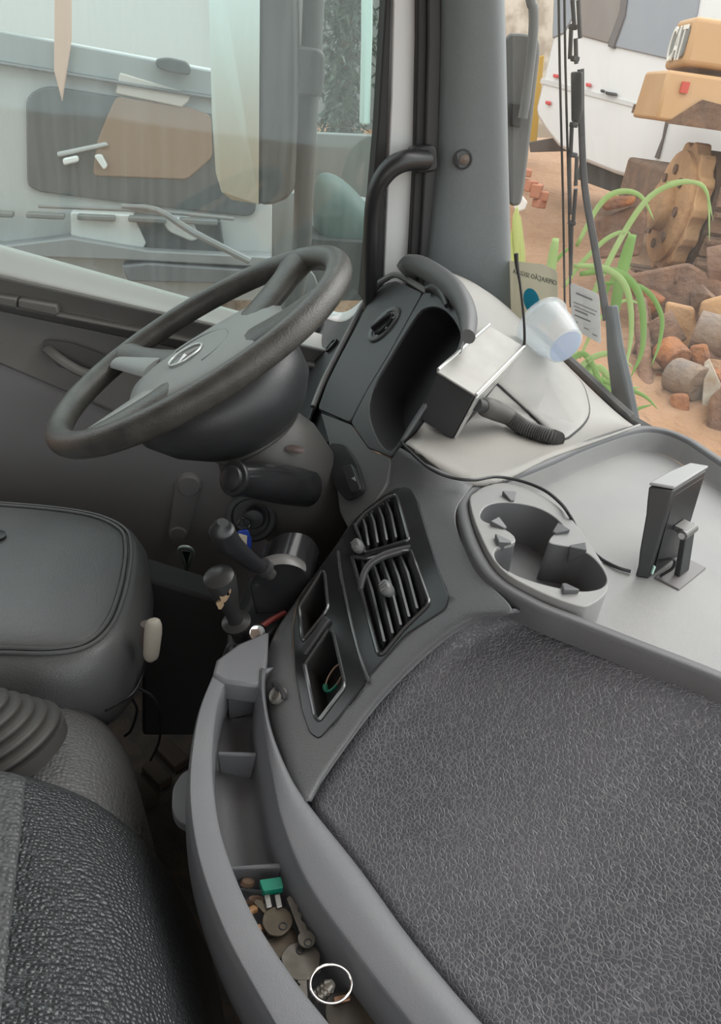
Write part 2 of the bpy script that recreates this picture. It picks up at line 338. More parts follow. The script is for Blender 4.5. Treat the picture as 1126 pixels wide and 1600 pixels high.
# ================================================================== DASHBOARD
dash = thing('dashboard', 'grey wraparound truck dashboard with storage tray, vents and padded panel', 'dashboard', (-.8, .45, -1.18))
TP, TN = V((-.8, .7, -.405)), V((0, -.06, 1)).normalized()
VP, VN = V((-.67, .21, -.525)), V((0, -.65, .76)).normalized()
BP, BN = V((-1.28, .34, -.365)), V((0, -.8, .6))
def T(x, y, h=0.): return PL(x, y, TP+TN*h, TN)
def C(x, y, h=0.): return PL(x, y, VP+VN*h, VN)
def B(x, y, h=0.): return PL(x, y, BP+BN*h, BN)
def pixel(P): 
    z = P.dot(DIR); return CX+FPX*P.dot(RIGHT)/z, CY-FPX*P.dot(UP)/z
def inside(poly, x, y):
    r = False; j = len(poly)-1
    for i in range(len(poly)):
        (xi, yi), (xj, yj) = poly[i], poly[j]
        if (yi > y) != (yj > y) and x < (xj-xi)*(y-yi)/(yj-yi)+xi: r = not r
        j = i
    return r
def frame2(P0, n):
    n = n.normalized(); u = V((1, 0, 0)); u = (u-n*u.dot(n)).normalized(); return (P0, u, n.cross(u), n)
FT, FC, FB = frame2(TP, TN), frame2(VP, VN), frame2(BP, BN)
# --- tray on top
rim = [(722, 776), (733, 836), (768, 897), (834, 940), (902, 968), (991, 1003), (1126, 1056), (1290, 1130)]
rim3 = [T(*p) for p in rim]+[V((-.1, .62, TP.z-.005)), V((.3, .66, TP.z-.003)), V((.42, .70, TP.z)), V((.3, .76, TP.z)), V((-.1, .795, TP.z)), V((-.45, .79, TP.z))]+[T(*p) for p in ((1126, 716), (1074, 683), (1030, 668), (985, 668), (908, 693), (853, 717), (788, 742), (745, 755))]
cont = crom(rim3, 7, True); cen = sum(cont, V())/len(cont)
def offs(poly, d):
    m = len(poly); out = []
    for i in range(m):
        t = (poly[(i+1) % m]-poly[i-1]); nrm = V((t.y, -t.x, 0)).normalized(); out.append(poly[i]+nrm*d)
    return out
sgn = 1 if (offs(cont, .01)[10]-cen).length > (cont[10]-cen).length else -1
def ring(d, z): return [p+V((0, 0, z)) for p in offs(cont, sgn*d)]
MB().rings([ring(.006, -.027), ring(.006, -.004), ring(.004, -.001), ring(.001, 0), ring(-.006, 0), ring(-.009, -.002), ring(-.0105, -.006)], cap=False).build('tray_rim', TRAYRIM, dash)
MB().rings([ring(-.0105, -.006), ring(-.012, -.010), ring(-.014, -.030), ring(-.017, -.0345)], cap=False).build('tray_wall', TRAY, dash)
cup = [(218,400),(232,372),(262,356),(310,350),(380,357),(440,373),(490,400),(525,432),(526,452),(494,470),(476,500),(520,512),(575,522),(630,548),(675,595),(694,640),(680,668),(640,682),(580,684),(500,670),(430,652),(360,628),(305,598),(277,565),(272,538),(290,516),(330,508),(350,497),(346,478),(318,455),(262,432),(228,418)]
cup = [(660+u/2.416, 640+v/2.416) for u, v in cup]
cupo = [(729, 780), (740, 766), (757, 757), (788, 752), (822, 760), (857, 777), (893, 806), (922, 843), (946, 880), (956, 905), (952, 928), (930, 946), (904, 950), (838, 926), (776, 888), (742, 828)]
fr = ring(-.016, -.034)
plate('tray_floor', FT, fr, [[T(*p, -.034) for p in cup]], .004, TRAY, dash, .0005, -.036)
# --- cup holder
ch = .006
cpo = crom([T(*p, ch) for p in cupo], 4, True); cph = crom([T(*p, ch) for p in cup], 3, True)
sg2 = 1 if sum((a-T(835, 850, ch)).length for a in offs(cpo, .01)) > sum((a-T(835, 850, ch)).length for a in cpo) else -1
cpo = offs(cpo, -sg2*.0035)
holder = plate('cup_holder', FT, cpo, [cph], .006, TRAY, dash, .0015, ch-.003)
b = MB(); b.rings([cpo_ for cpo_ in ([p+V((0, 0, -.002)) for p in cpo], [p+V((0, 0, -.044)) for p in cpo])], cap=False); b.build('holder_side', TRAY, holder)
b = MB(); cc = sum(cph, V())/len(cph)
b.rings([[p+V((0, 0, -.001)) for p in cph], [p+V((0, 0, -.05))+(cc-p)*.10 for p in cph]], cap=False)
n0 = len(b.v)-len(cph); b.f.append(tuple(range(n0, n0+len(cph)))); b.build('cup_well', mat('well_plastic', (.12, .12, .125), .45), holder)
for (u, v, a, bb) in ((328, 328, 22, 60), (282, 432, 30, 12), (520, 456, 30, 12), (294, 498, 22, 30), (596, 526, 22, 50), (551, 683, 26, 14)):
    p = T(660+u/2.416, 640+v/2.416, ch+.001); d = (cc-p); d.z = 0; d.normalize(); s = V((-d.y, d.x, 0))
    b = MB(); b.hexa([p-s*.009-d*.005, p+s*.009-d*.005, p+s*.003+d*.010+V((0, 0, -.02)), p-s*.003+d*.010+V((0, 0, -.02))],
                     [p-s*.009-d*.005+V((0, 0, .005)), p+s*.009-d*.005+V((0, 0, .005)), p+s*.0025+d*.012+V((0, 0, .001)), p-s*.0025+d*.012+V((0, 0, .001))])
    b.build('grip_tab', mat('tab_plastic', (.09, .09, .095), .4), holder, bevel=.001)
# --- dash top skin
hoodp = [PX(642, 412, -1.34), PX(690, 430, -1.26), PX(730, 485, -1.14), PX(737, 535, -1.04), PX(692, 622, -.97), PX(652, 674, -.945), PX(637, 690, -.935)]
wsp = [wsb[0], wsb[1], wsb[2], wsb[3], wsb[4], wsb[5]]
rows = [[], [], [], []]
for k in range(6):
    a, c = hoodp[k], wsp[k]
    for i, t in enumerate((0, .33, .66, 1)):
        rows[i].append(a.lerp(c, t)+V((0, 0, .018*math.sin(math.pi*t)*(1 if k < 4 else .5)))+(V((0, 0, -.006)) if t == 1 else V()))
last = [PZ(633, 692, -.418), T(744, 757, .003), T(868, 710, .003), T(1000, 662, .003)]
for i in range(4): rows[i].append(last[i])
grid('dash_top', rows, DASHTOP, dash, 7, 8, .004)
grid('dash_top_edge', [[last[0]+V((0, 0, -.001)), last[1]+V((0, 0, -.001)), last[2]+V((0, 0, -.001)), last[3]+V((0, 0, -.001))], [p+V((.001, -.003, -.03)) for p in last]], mat('dark_seam', (.03, .028, .026), .6), dash, 6, 2, .003)
# flap outline on the dash top (raised lid)
def dtop(x, y):                                  # point on the dash top, ray cast against the control net
    best = None
    G = DT; r = ray(x, y)
    for i in range(len(G)-1):
        for j in range(len(G[0])-1):
            for tri in ((G[i][j], G[i][j+1], G[i+1][j+1]), (G[i][j], G[i+1][j+1], G[i+1][j])):
                e1, e2 = tri[1]-tri[0], tri[2]-tri[0]; h = r.cross(e2); a = e1.dot(h)
                if abs(a) < 1e-9: continue
                s = -tri[0]; u = s.dot(h)/a; q = s.cross(e1); v = r.dot(q)/a
                if u >= -.02 and v >= -.02 and u+v <= 1.04:
                    t = e2.dot(q)/a
                    if t > 0 and (best is None or t < best): best = t
    return r*best if best else PZ(x, y, -.38)
DT = gridpts(rows, 7, 8)
lidp = [(752, 575), (782, 606), (826, 646), (871, 687), (898, 676), (918, 652), (917, 625), (905, 597), (870, 568), (830, 545), (790, 540)]
lidc = [(p.x, p.y) for p in crom([V((x, y, 0)) for x, y in lidp], 4, True)]; lcx, lcy = sum(p[0] for p in lidc)/len(lidc), sum(p[1] for p in lidc)/len(lidc)
lid3 = [dtop(*p) for p in lidc]; lift = V((.02, -.05, 1)).normalized()
b = MB(); R_ = [[p+lift*-.004 for p in lid3], [p+lift*.003 for p in lid3]]
for k_, h_ in ((.97, .0052), (.85, .006), (.6, .0065), (.3, .007), (.02, .007)): R_.append([dtop(lcx+(x-lcx)*k_, lcy+(y-lcy)*k_)+lift*h_ for x, y in lidc])
b.rings(R_)
b.build('speaker_lid', DASHTOP, dash, ang=70)
b = MB(); b.tube([p+lift*.001 for p in lid3], .0022, 6, closed=True); b.build('lid_gap', mat('dark_gap', (.02, .02, .02), .7), dash)
# --- instrument binnacle
plate_o = [(498, 640), (512, 600), (532, 560), (574, 480), (592, 453), (604, 444), (620, 440), (661, 459), (640, 497), (609, 553), (573, 612), (547, 661)]
P = roundpoly([B(*p) for p in plate_o], .01)
plate('switch_plate', FB, P, [], .006, FACE, dash, .0015, 0)
out_l = [(489, 636), (505, 596), (525, 556), (566, 478), (586, 448), (602, 436), (622, 430), (668, 456)]
b = MB(); b.tube([B(*p, -.004) for p in out_l], .006, 8, sm=4); b.build('plate_edge', DASH, dash)
kn = thing('light_switch', 'round black headlight rotary switch with ring on the dash face plate', 'switch', B(600, 507))
kc = B(600, 507, .004)
MB().lathe([(.039, -.004), (.039, .002), (.037, .0035), (.029, .0025), (.0285, .0005), (.001, .0005)], kc, BN, 36).build('outer_ring', mat('switch_ring', (.05, .05, .052), .3), kn)
MB().lathe([(.024, 0), (.024, .004), (.022, .006), (.001, .006)], kc, BN, 32).build('knob', GLOSS, kn)
gx = V((.35, .55, .75)); gx = (gx-BN*gx.dot(BN)).normalized()
MB().box(kc+BN*.009, (.044, .010, .010), (gx, BN.cross(gx), BN)).build('grip_bar', BLACK, kn, bevel=.003)
for k in range(3):
    MB().box(kc+BN*.006+gx*.0325*math.cos(k*.7-1.9)+BN.cross(gx)*.0325*math.sin(k*.7-1.9), (.004, .0015, .0006), (gx, BN.cross(gx), BN)).build('mark', mat('mark_white', (.5, .5, .5), .5), kn, smooth=False)
rec = [(578, 646), (585, 606), (604, 570), (628, 530), (653, 492), (664, 483), (677, 480), (692, 484), (704, 494), (715, 510), (720, 528), (712, 552), (690, 588), (664, 628), (638, 668), (613, 705), (592, 688)]
fr_o = [(549, 661), (573, 613), (609, 554), (640, 498), (662, 459), (676, 458), (700, 470), (722, 496), (726, 524), (718, 550), (694, 590), (666, 632), (638, 675), (612, 715), (575, 700)]
R3 = crom([B(*p) for p in rec], 3, True)
plate('cluster_surround', FB, roundpoly([B(*p) for p in fr_o], .008), [R3], .006, FACE, dash, .0015, -.001)
b = MB(); rc = sum(R3, V())/len(R3); deep = V((-.03, .06, -.03))
b.rings([R3, [p+(rc-p)*.08+deep for p in R3]], cap=False); n0 = len(R3); b.f.append(tuple(range(n0, 2*n0)))
b.build('cluster_recess', mat('cluster_inner', (.025, .025, .027), .5), dash)
for gxy, gr in (((632, 600), .040), ((662, 560), .048), ((690, 560), .034)):
    gp = B(*gxy, -.05)+V((0, .035, -.01)); MB().lathe([(gr, -.004), (gr, .004), (gr*.93, .006), (gr*.9, .002), (.001, .002)], gp, BN, 32).build('gauge', mat('gauge_black', (.014, .014, .015), .35), dash)
b = MB(); b.prism([B(*p, -.03) for p in ((395, 474), (440, 480), (490, 482), (535, 492), (572, 464), (600, 440), (662, 459), (609, 553), (547, 661), (500, 700), (420, 700))], BN*-.01); b.build('leak_backing', DARKIN, dash)  # dark sheet added behind the plates to stop outside light leaking in
# visor
vo = [(628, 424), (640, 414), (660, 418), (690, 436), (715, 460), (730, 492), (731, 526)]
b = MB(); b.tube([B(*p, .012) for p in vo], [.012, .015, .0165, .0165, .016, .014, .010], 14, sm=6, flat=1.25); b.build('visor', mat('visor_plastic', (.11, .113, .117), .42, bump=('noise', 900, .0004)), dash)
b = MB(); b.tube([B(*p, .010) for p in ((668, 452), (680, 449), (692, 459), (698, 478))], [.007, .009, .009, .004], 10, sm=4); b.build('visor_clip', BLACK, dash)
# trim right of the column with the dark pocket
tr_o = [(500, 645), (547, 662), (575, 700), (612, 717), (604, 755), (575, 800), (548, 835), (530, 800), (522, 730), (508, 672)]
plate('column_trim', FB, roundpoly([B(*p) for p in tr_o], .01), [], .008, mat('grey_trim_face', (.12, .122, .125), .42), dash, .002, -.004)
b = MB(); b.prism(roundpoly([B(*p, .002) for p in ((512, 706), (520, 694), (540, 696), (560, 726), (573, 770), (545, 786), (525, 762))], .015), BN*.004); b.build('rocker_bezel', DARKIN, dash, bevel=.001)
b = MB(); b.prism(roundpoly([B(*p, .006) for p in ((540, 735), (556, 730), (571, 768), (556, 778))], .006), BN*.010); b.build('rocker_switch', BLACK, dash, bevel=.002)
MB().prism([B(*p, .0165) for p in ((549, 748), (554, 745), (556, 752))], BN*.0008).build('rocker_mark', mat('mark_grey', (.35, .35, .35), .5), dash, smooth=False)
# left end of the dash with a round vent
side_o = [(405, 500), (440, 486), (478, 488), (530, 500), (566, 478), (525, 556), (505, 596), (489, 636), (470, 690), (420, 690)]
plate('dash_end', FB, [B(*p, -.012) for p in side_o], [], .006, FACE, dash, .001, -.015)
grid('dash_end_top', [[B(395, 478, -.010), B(440, 474, -.010), B(490, 476, -.010), B(535, 488, -.010), B(572, 464, -.010)], [B(395, 500, -.012), B(440, 488, -.012), B(485, 490, -.012), B(533, 503, -.012), B(568, 480, -.012)]], mat('brightened_end_top', (.8, .8, .79), .4), dash, 6, 3, .004)  # end top whitened to imitate the bright strip behind the wheel
vent = MB().lathe([(.044, -.004), (.044, .004), (.040, .007), (.037, .003), (.036, -.012), (.001, -.012)], B(482, 521, -.008), BN, 32).build('round_vent', BLACK, dash)
vc = B(482, 521, -.008)
for k in range(-2, 3):
    w_ = math.sqrt(max(.034**2-(k*.013)**2, 1e-5))
    MB().box(vc+FB[1]*k*.013+BN*.001, (.0022, 2*w_, .006), (FB[1], FB[2], BN)).build('slat', BLACKS, vent)
for k in range(-1, 2):
    MB().box(vc+FB[2]*k*.017+BN*.003, (2*math.sqrt(.034**2-(k*.017)**2), .002, .004), (FB[1], FB[2], BN)).build('cross_bar', BLACKS, vent)
MB().lathe([(.017, -.002), (.017, .003), (.013, .004), (.012, .001), (.001, .004)], B(518, 540, -.008), BN, 24, x=FB[1], ex=.55).build('oval_button', BLACK, dash)
# knee panel behind the column
MB().prism([V((-1.47, .40, -.50)), V((-.86, .40, -.50)), V((-.86, .46, -1.15)), V((-1.47, .46, -1.15))], (0, .02, 0)).build('knee_panel', BLACKS, dash, bevel=.005)
# --- centre console skin
LE = [(592, 752), (560, 803), (528, 853), (500, 893), (467, 937), (430, 995), (412, 1060), (418, 1130), (447, 1205), (478, 1256)]
RE = [(713, 800), (722, 848), (763, 911), (800, 956), (745, 968), (680, 1010), (600, 1088), (540, 1165), (505, 1212), (482, 1251)]
rows = [[PZ(627, 700, -.425), PZ(660, 722, -.42), PZ(700, 742, -.42), PZ(738, 760, -.425)]]
for (a, c) in zip(LE, RE):
    rows.append([C(a[0]+(c[0]-a[0])*t, a[1]+(c[1]-a[1])*t, h) for t, h in ((0, -.008), (.12, 0), (.5, .002), (.88, .001), (1, -.004 if c[1] > 960 else 0))])
rows[0] = [rows[0][0], rows[0][0].lerp(rows[0][1], .6), rows[0][1].lerp(rows[0][2], .3), rows[0][2].lerp(rows[0][3], .5), rows[0][3]]
bez = [(602, 778), (622, 767), (643, 764), (656, 789), (688, 892), (706, 940), (700, 957), (637, 997), (579, 1064), (537, 1122), (503, 1160), (488, 1150), (476, 1115), (465, 1050), (462, 985), (470, 940), (500, 895), (528, 856), (560, 812)]
hole = [(x+(575-x)*.05, y+(950-y)*.05) for x, y in bez]
grid('console_skin', rows, SOFT, dash, 9, 7, .003, cut=lambda p: inside(hole, *pixel(p)))
left = [r[0] for r in rows]
grid('console_side', [left, [p+V((-.012, .03, -.05)) for p in left], [p+V((.0, .12, -.35)) for p in left]], BLACKS, dash, 5, 3, .003)
# --- gloss vent panel
vents = [[(556, 822), (572, 803), (604, 780), (619, 775), (624, 786), (640, 846), (600, 858), (572, 866)], [(552, 872), (575, 876), (610, 866), (643, 862), (672, 942), (668, 950), (632, 985), (600, 1024), (592, 1024)]]
cubs = [[(469, 950), (505, 893), (509, 900), (514, 950), (508, 962), (474, 1004)], [(478, 1040), (516, 984), (522, 990), (540, 1068), (538, 1078), (500, 1128), (494, 1122)]]
panel = plate('vent_panel', FC, roundpoly([C(*p) for p in bez], .006), [roundpoly([C(*p) for p in q], .004) for q in vents+cubs], .006, GLOSS, dash, .0012, .003)
for q in vents+cubs:
    isv = q in vents; pts = [C(*p, .004) for p in q]; c0 = sum(pts, V())/len(pts); dp = VN*(-.045 if isv else -.032)
    pts = roundpoly(pts, .004)
    b = MB(); b.rings([pts, [p+(c0-p)*.06+dp for p in pts]], cap=False); n0 = len(pts); b.f.append(tuple(range(n0, 2*n0))); b.build('vent_duct' if isv else 'cubby', DARKIN if isv else mat('cubby_black', (.022, .021, .021), .4), panel)
    b = MB(); b.tube([p+VN*.0025 for p in pts], .0022, 6, closed=True); b.build('opening_lip', mat('polished_lip', (.05, .05, .052), .12, spec=.8), panel)
# louvre slats: run parallel to the outer edge of each vent
def quadslats(q, n, m, t0, t1):
    for k in range(n):
        t = t0+(t1-t0)*k/(n-1)
        a = C(q[0][0]+(q[1][0]-q[0][0])*t, q[0][1]+(q[1][1]-q[0][1])*t, -.008); c = C(q[3][0]+(q[2][0]-q[3][0])*t, q[3][1]+(q[2][1]-q[3][1])*t, -.008)
        d = (c-a).normalized(); wv = (VN*.75+d.cross(VN)*(-.65)).normalized()
        b = MB(); mid = a.lerp(c, .5)+V((0, 0, .0))+wv*.002
        b.add([a-wv*.013, a+wv*.011, mid+wv*.0145, c+wv*.011, c-wv*.013, mid-wv*.013]+[p+d.cross(wv)*.0028 for p in (a-wv*.013, a+wv*.011, mid+wv*.0145, c+wv*.011, c-wv*.013, mid-wv*.013)],
              [(0,1,2,5),(5,2,3,4),(6,11,8,7),(11,10,9,8),(0,6,7,1),(1,7,8,2),(2,8,9,3),(3,9,10,4),(4,10,11,5),(5,11,6,0)])
        b.build('slat', m, panel)
SLAT = mat('slat_plastic', (.085, .087, .09), .2)
quadslats([(560, 818), (619, 778), (638, 845), (570, 864)], 5, SLAT, .08, .92)
quadslats([(556, 876), (641, 864), (669, 944), (594, 1020)], 6, SLAT, .08, .93)
b = MB(); b.tube([C(563, 925, .004), C(566, 905, .010), C(575, 885, .013), C(596, 870, .012), C(620, 862, .008), C(642, 856, .004)], [.003, .004, .0045, .005, .005, .004], 10, sm=5, flat=.8); b.build('divider_bar', mat('satin_bar', (.07, .07, .072), .25), panel)
VK = mat('vent_knob_grey', (.17, .175, .175), .3)
for (x, y), s in (((562, 856), 1.0), ((607, 922), 1.0)):
    kc = C(x, y, .006); d = (C(x+20, y+50, .006)-kc).normalized()
    k_ = MB().lathe([(.004, -.012), (.008, -.004), (.0105, .004), (.010, .009), (.006, .012), (.001, .012)], kc, VN+V((.3, -.2, .1)), 16, x=d, ex=1.35, ey=.75).build('vent_knob', VK, panel)
    for j in range(3):
        MB().box(kc+(VN+V((.3, -.2, .1))).normalized()*.0125+d*(j-1)*.005, (.002, .009, .0012), (d, d.cross(VN), VN)).build('knob_ridge', mat('ridge', (.16, .16, .16), .4), k_)
b = MB(); b.tube([C(x, y, .0065) for x, y in ((528, 862), (533, 900), (545, 960), (560, 1020), (576, 1066))], .0022, 8, sm=4); b.build('panel_ridge', mat('polished_lip', (0, 0, 0)), panel)
b = MB(); b.prism([C(x, y, .004) for x, y in ((474, 1020), (511, 966), (519, 972), (480, 1028))], VN*.007); b.build('cubby_bridge', BLACKS, panel, bevel=.002)
b = MB(); b.tube([C(575+(x-575)*1.022, 950+(y-950)*1.014, .0015) for x, y in bez], .0026, 6, sm=3, closed=True); b.build('dusty_gap', mat('dusty_gap', (.17, .13, .10), .85), panel)
# --- padded grain panel (Coons patch)
S = [C(480, 1253, -.004), C(540, 1166, -.004), C(600, 1089, -.004), C(680, 1011, -.004), C(745, 969, -.004), C(800, 957, -.004)]
Kt = [S[-1]]+[T(*p, -.020) for p in ((846, 960), (950, 1004), (1126, 1078), (1290, 1146))]+[V((.0, .60, -.44)), V((.4, .66, -.44))]
ZM = S[0].z
Mb = [S[0], PZ(560, 1360, ZM), PZ(640, 1470, ZM), PZ(742, 1592, ZM), PZ(860, 1712, ZM), PZ(1010, 1850, ZM), V((.35, .42, ZM))]
def resample(P, n):
    P = crom(P, 12); L_ = [0]
    for a, b_ in zip(P, P[1:]): L_.append(L_[-1]+(b_-a).length)
    out = []
    for k in range(n+1):
        s = L_[-1]*k/n; i = max(j for j in range(len(L_)) if L_[j] <= s+1e-9); i = min(i, len(P)-2)
        out.append(P[i].lerp(P[i+1], (s-L_[i])/max(L_[i+1]-L_[i], 1e-9)))
    return out
NU, NVv = 44, 30
top, bot, lef = resample(Kt, NU), resample(Mb, NU), resample(S, NVv); rig = [bot[-1].lerp(top[-1], k/NVv) for k in range(NVv+1)]
on = V((.35, -.55, .75)).normalized(); G = []
for j in range(NVv+1):
    v = j/NVv; r = []
    for i in range(NU+1):
        u = i/NU
        p = bot[i].lerp(top[i], v)+lef[j].lerp(rig[j], u)-(bot[0]*(1-u)*(1-v)+bot[-1]*u*(1-v)+top[0]*(1-u)*v+top[-1]*u*v)
        r.append(p+on*((.014*math.sin(math.pi*v**1.7)+.016*math.sin(math.pi*v**5))*min(1, u*2.5)))
    G.append(r)
b = MB(); b.add([p for r in G for p in r], [(j*(NU+1)+i, j*(NU+1)+i+1, (j+1)*(NU+1)+i+1, (j+1)*(NU+1)+i) for j in range(NVv) for i in range(NU)])
b.build('padded_panel', LEATHER, dash, solid=.004, ang=80)
b = MB(); b.tube([p+VN*.0015 for p in S], .0022, 6, sm=5); b.build('panel_seam', SOFT, dash)
# --- lower storage shelf
lo = [(334, 1052), (312, 1110), (299, 1190), (299, 1265), (314, 1350), (350, 1450), (400, 1545), (455, 1635), (520, 1730)]
li = [(352, 1062), (337, 1112), (330, 1190), (337, 1270), (354, 1338), (394, 1432), (455, 1528), (520, 1612), (592, 1704)]
it = [(411, 1050), (411, 1088), (422, 1142), (447, 1205), (479, 1257), (560, 1360), (640, 1470), (742, 1592), (860, 1712)]
ib = [(407, 1052), (406, 1090), (413, 1148), (424, 1210), (440, 1285), (478, 1378), (548, 1480), (645, 1605), (750, 1722)]
ZS = ZM+.002
rows = []
DZ = .062
for a, c, d, g in zip(lo, li, it, ib):
    A, Cc, D, E_ = PZ(*a, ZS), PZ(*c, ZS), PZ(*g, ZS), PZ(*d, ZS); dr = (D-Cc); w_ = dr.length; dr.normalize(); rw = E_-D
    rows.append([A+V((0, 0, -.16))+dr*.03, A+V((0, 0, -.07))-dr*.002, A+V((0, 0, -.02))-dr*.004, A+V((0, 0, -.003))-dr*.001, A+dr*.003, Cc-dr*.002, Cc+V((0, 0, -.004))+dr*.0015, Cc+V((0, 0, -DZ*.6))+dr*.005, Cc+V((0, 0, -DZ))+dr*min(.012, w_*.15),
                 D+V((0, 0, -DZ))-dr*min(.016, w_*.2), D+V((0, 0, -DZ*.5))-dr*min(.009, w_*.12), D+V((0, 0, -.006))-dr*.001, D+V((0, 0, .0)), D+rw*.08+V((0, 0, .003)), D+rw*.5+V((0, 0, .008)), D+rw*.85+V((0, 0, .007)), E_+V((0, 0, .003)), E_+rw.normalized()*.004+V((0, 0, -.006))])
rows.append([b_+(b_-a_)*2.6 for a_, b_ in zip(rows[-2], rows[-1])])
shelf = grid('storage_shelf', rows, SHELF, dash, 4, 6, .003)
def shelfrow(t):                                 # interpolated station
    i = min(int(t), len(rows)-2); f = t-i; return [a.lerp(c, f) for a, c in zip(rows[i], rows[i+1])]
for t, ti in ((1.42, 1.90), (3.80, 4.30)):
    r0 = shelfrow(t)[:9]+shelfrow(ti)[9:]; r1 = shelfrow(t+.08)[:9]+shelfrow(ti+.08)[9:]
    b = MB(); b.hexa([r0[8], r0[9], r1[9], r1[8]], [r0[7]+V((0, 0, .006)), r0[10]+V((0, 0, .004)), r1[10]+V((0, 0, .004)), r1[7]+V((0, 0, .006))]); b.build('divider', SHELF, shelf, bevel=.002)
r0 = shelfrow(.05)
b = MB(); b.prism([r0[8], r0[9], r0[11], r0[6]], V((-.02, .02, 0))); b.build('end_wall', SHELF, shelf, bevel=.002)
b = MB(); b.prism([PZ(x, y, ZS+.004) for x, y in ((332, 1053), (338, 1030), (372, 1005), (420, 985), (418, 1030), (411, 1072), (378, 1068), (350, 1064))], V((0, 0, -.03))); b.build('shelf_cap', SHELF, shelf, bevel=.004)
b = MB(); b.prism(roundpoly([PZ(x, y, ZS-.06) for x, y in ((300, 1200), (285, 1206), (270, 1228), (268, 1260), (276, 1282), (300, 1292))], .012), V((0, 0, -.012))); b.build('pull_tab', SHELF, shelf, bevel=.002)
hk = MB().lathe([(.0105, -.004), (.0105, .006), (.008, .008), (.006, .004), (.001, .004)], C(436, 1088, .004), VN+V((.2, -.3, 0)), 20).build('retaining_clip', mat('clip_grey', (.20, .19, .17), .4), dash)
b = MB(); b.tube([C(428, 1068, .004), C(432, 1074, .010), C(440, 1080, .010), C(444, 1092, .005)], .0035, 8, sm=4); b.build('clip_arm', BLACKS, dash)
# ================================================================== STEERING WHEEL
WC = PX(307, 538, -1.066); wt = math.radians(34)
WN = V((-.04, -math.sin(wt), math.cos(wt))).normalized(); W2 = V((0, math.cos(wt), math.sin(wt))); W2 = (W2-WN*W2.dot(WN)).normalized(); W1 = W2.cross(WN)
def Wp(u, v, h=0.): return WC+W1*u+W2*v+WN*h
wheel = thing('steering_wheel', 'worn dark four-spoke steering wheel with grey hub pad in front of the driver seat', 'steering wheel', WC-WN*.1)
b = MB(); b.tube([Wp(.229*math.cos(a), .229*math.sin(a)) for a in [2*math.pi*k/72 for k in range(72)]], .0182, 16, closed=True, up=tuple(WN)); b.build('rim', RIM, wheel)
def spoke(a0, a1, w0, w1, m, h0=-.022):
    b = MB(); R_ = []
    for t in (0, .25, .5, .75, 1):
        ang = math.radians(a0+(a1-a0)*t); rad = .075+(.226-.075)*t; w_ = (w0+(w1-w0)*t)*(1+1.0*max(0, t-.75)*4*.5); h = h0+(0-h0)*t**1.4
        c = Wp(rad*math.cos(ang), rad*math.sin(ang), h); tang = W1*-math.sin(ang)+W2*math.cos(ang); th = .012+.006*t
        R_.append([c+tang*w_*math.cos(q)+WN*th*math.sin(q) for q in [2*math.pi*k/14 for k in range(14)]])
    b.rings(R_); return b.build('spoke', m, wheel)
spoke(122, 126, .040, .030, RIM); spoke(58, 54, .040, .030, RIM); spoke(-140, -142, .028, .020, RIM); spoke(-42, -40, .028, .020, RIM)
b = MB(); po = [(0, -.130), (.05, -.122), (.092, -.088), (.112, -.03), (.12, .035), (.112, .10), (.07, .125), (0, .130), (-.07, .125), (-.112, .10), (-.12, .035), (-.112, -.03), (-.092, -.088), (-.05, -.122)]
po = crom([V((x, y, 0)) for x, y in po], 4, True)
R_ = []
for s, h in ((.90, -.042), (1.0, -.034), (.99, -.022), (.93, -.015), (.8, -.011), (.55, -.008), (.25, -.0065), (.02, -.006)): R_.append([Wp(p.x*s, p.y*s, h) for p in po])
b.rings(R_); pad = b.build('hub_pad', HUB, wheel, ang=60)
b = MB(); b.tube([Wp(.062*math.cos(a), .060*math.sin(a)-.012, -.0082) for a in [math.radians(15+k*15) for k in range(14)]], .0014, 6); b.build('pad_crease', FACE, pad)
for sx in (-1, 1):                                # grey spoke inlays below the pad
    b = MB(); R_ = []
    for t in (0, .33, .66, 1):
        u, v = sx*(.060+.085*t), -.085-.065*t; w_ = .024-.010*t; c = Wp(u, v, -.012+.016*t)
        d = (W1*sx*.5+W2*-.4).normalized(); tg = WN.cross(d)
        R_.append([c+tg*w_*math.cos(q)+WN*.007*math.sin(q) for q in [2*math.pi*k/10 for k in range(10)]])
    b.rings(R_); b.build('spoke_inlay', HUB, wheel)
em = thing('emblem', '', '', Wp(0, -.024, -.005)); del em['label']; del em['category']
em.parent = wheel; em.location = WLOC[em]-WLOC[wheel]
ec = V((0, -.022))
b = MB(); b.tube([Wp(ec.x+.0275*math.cos(a), ec.y+.0275*math.sin(a), -.0045) for a in [2*math.pi*k/40 for k in range(40)]], .0017, 8, closed=True); b.build('emblem_ring', mat('satin_chrome', (.62, .64, .63), .3, .5), em)
for k in range(3):
    a = math.radians(90+120*k); tip = Wp(ec.x+.0265*math.cos(a), ec.y+.0265*math.sin(a), -.0045); l = math.radians(90+120*k+60); r_ = math.radians(90+120*k-60)
    A_, B_, O_ = Wp(ec.x+.0045*math.cos(l), ec.y+.0045*math.sin(l), -.0055), Wp(ec.x+.0045*math.cos(r_), ec.y+.0045*math.sin(r_), -.0055), Wp(ec.x, ec.y, -.002)
    MB().add([tip, A_, B_, O_], [(0, 1, 3), (0, 3, 2), (1, 2, 3), (0, 2, 1)]).build('emblem_ray', mat('satin_chrome', (0, 0, 0)), em, smooth=False)
b = MB(); R_ = []
for s, h, sh in ((.085, -.03, 0), (.125, -.045, 0), (.135, -.075, 0), (.122, -.11, .01), (.095, -.14, .015), (.065, -.16, .02)):
    R_.append([Wp(s*math.cos(a)*1.05, s*math.sin(a)+sh-.01, h) for a in [2*math.pi*k/40 for k in range(40)]])
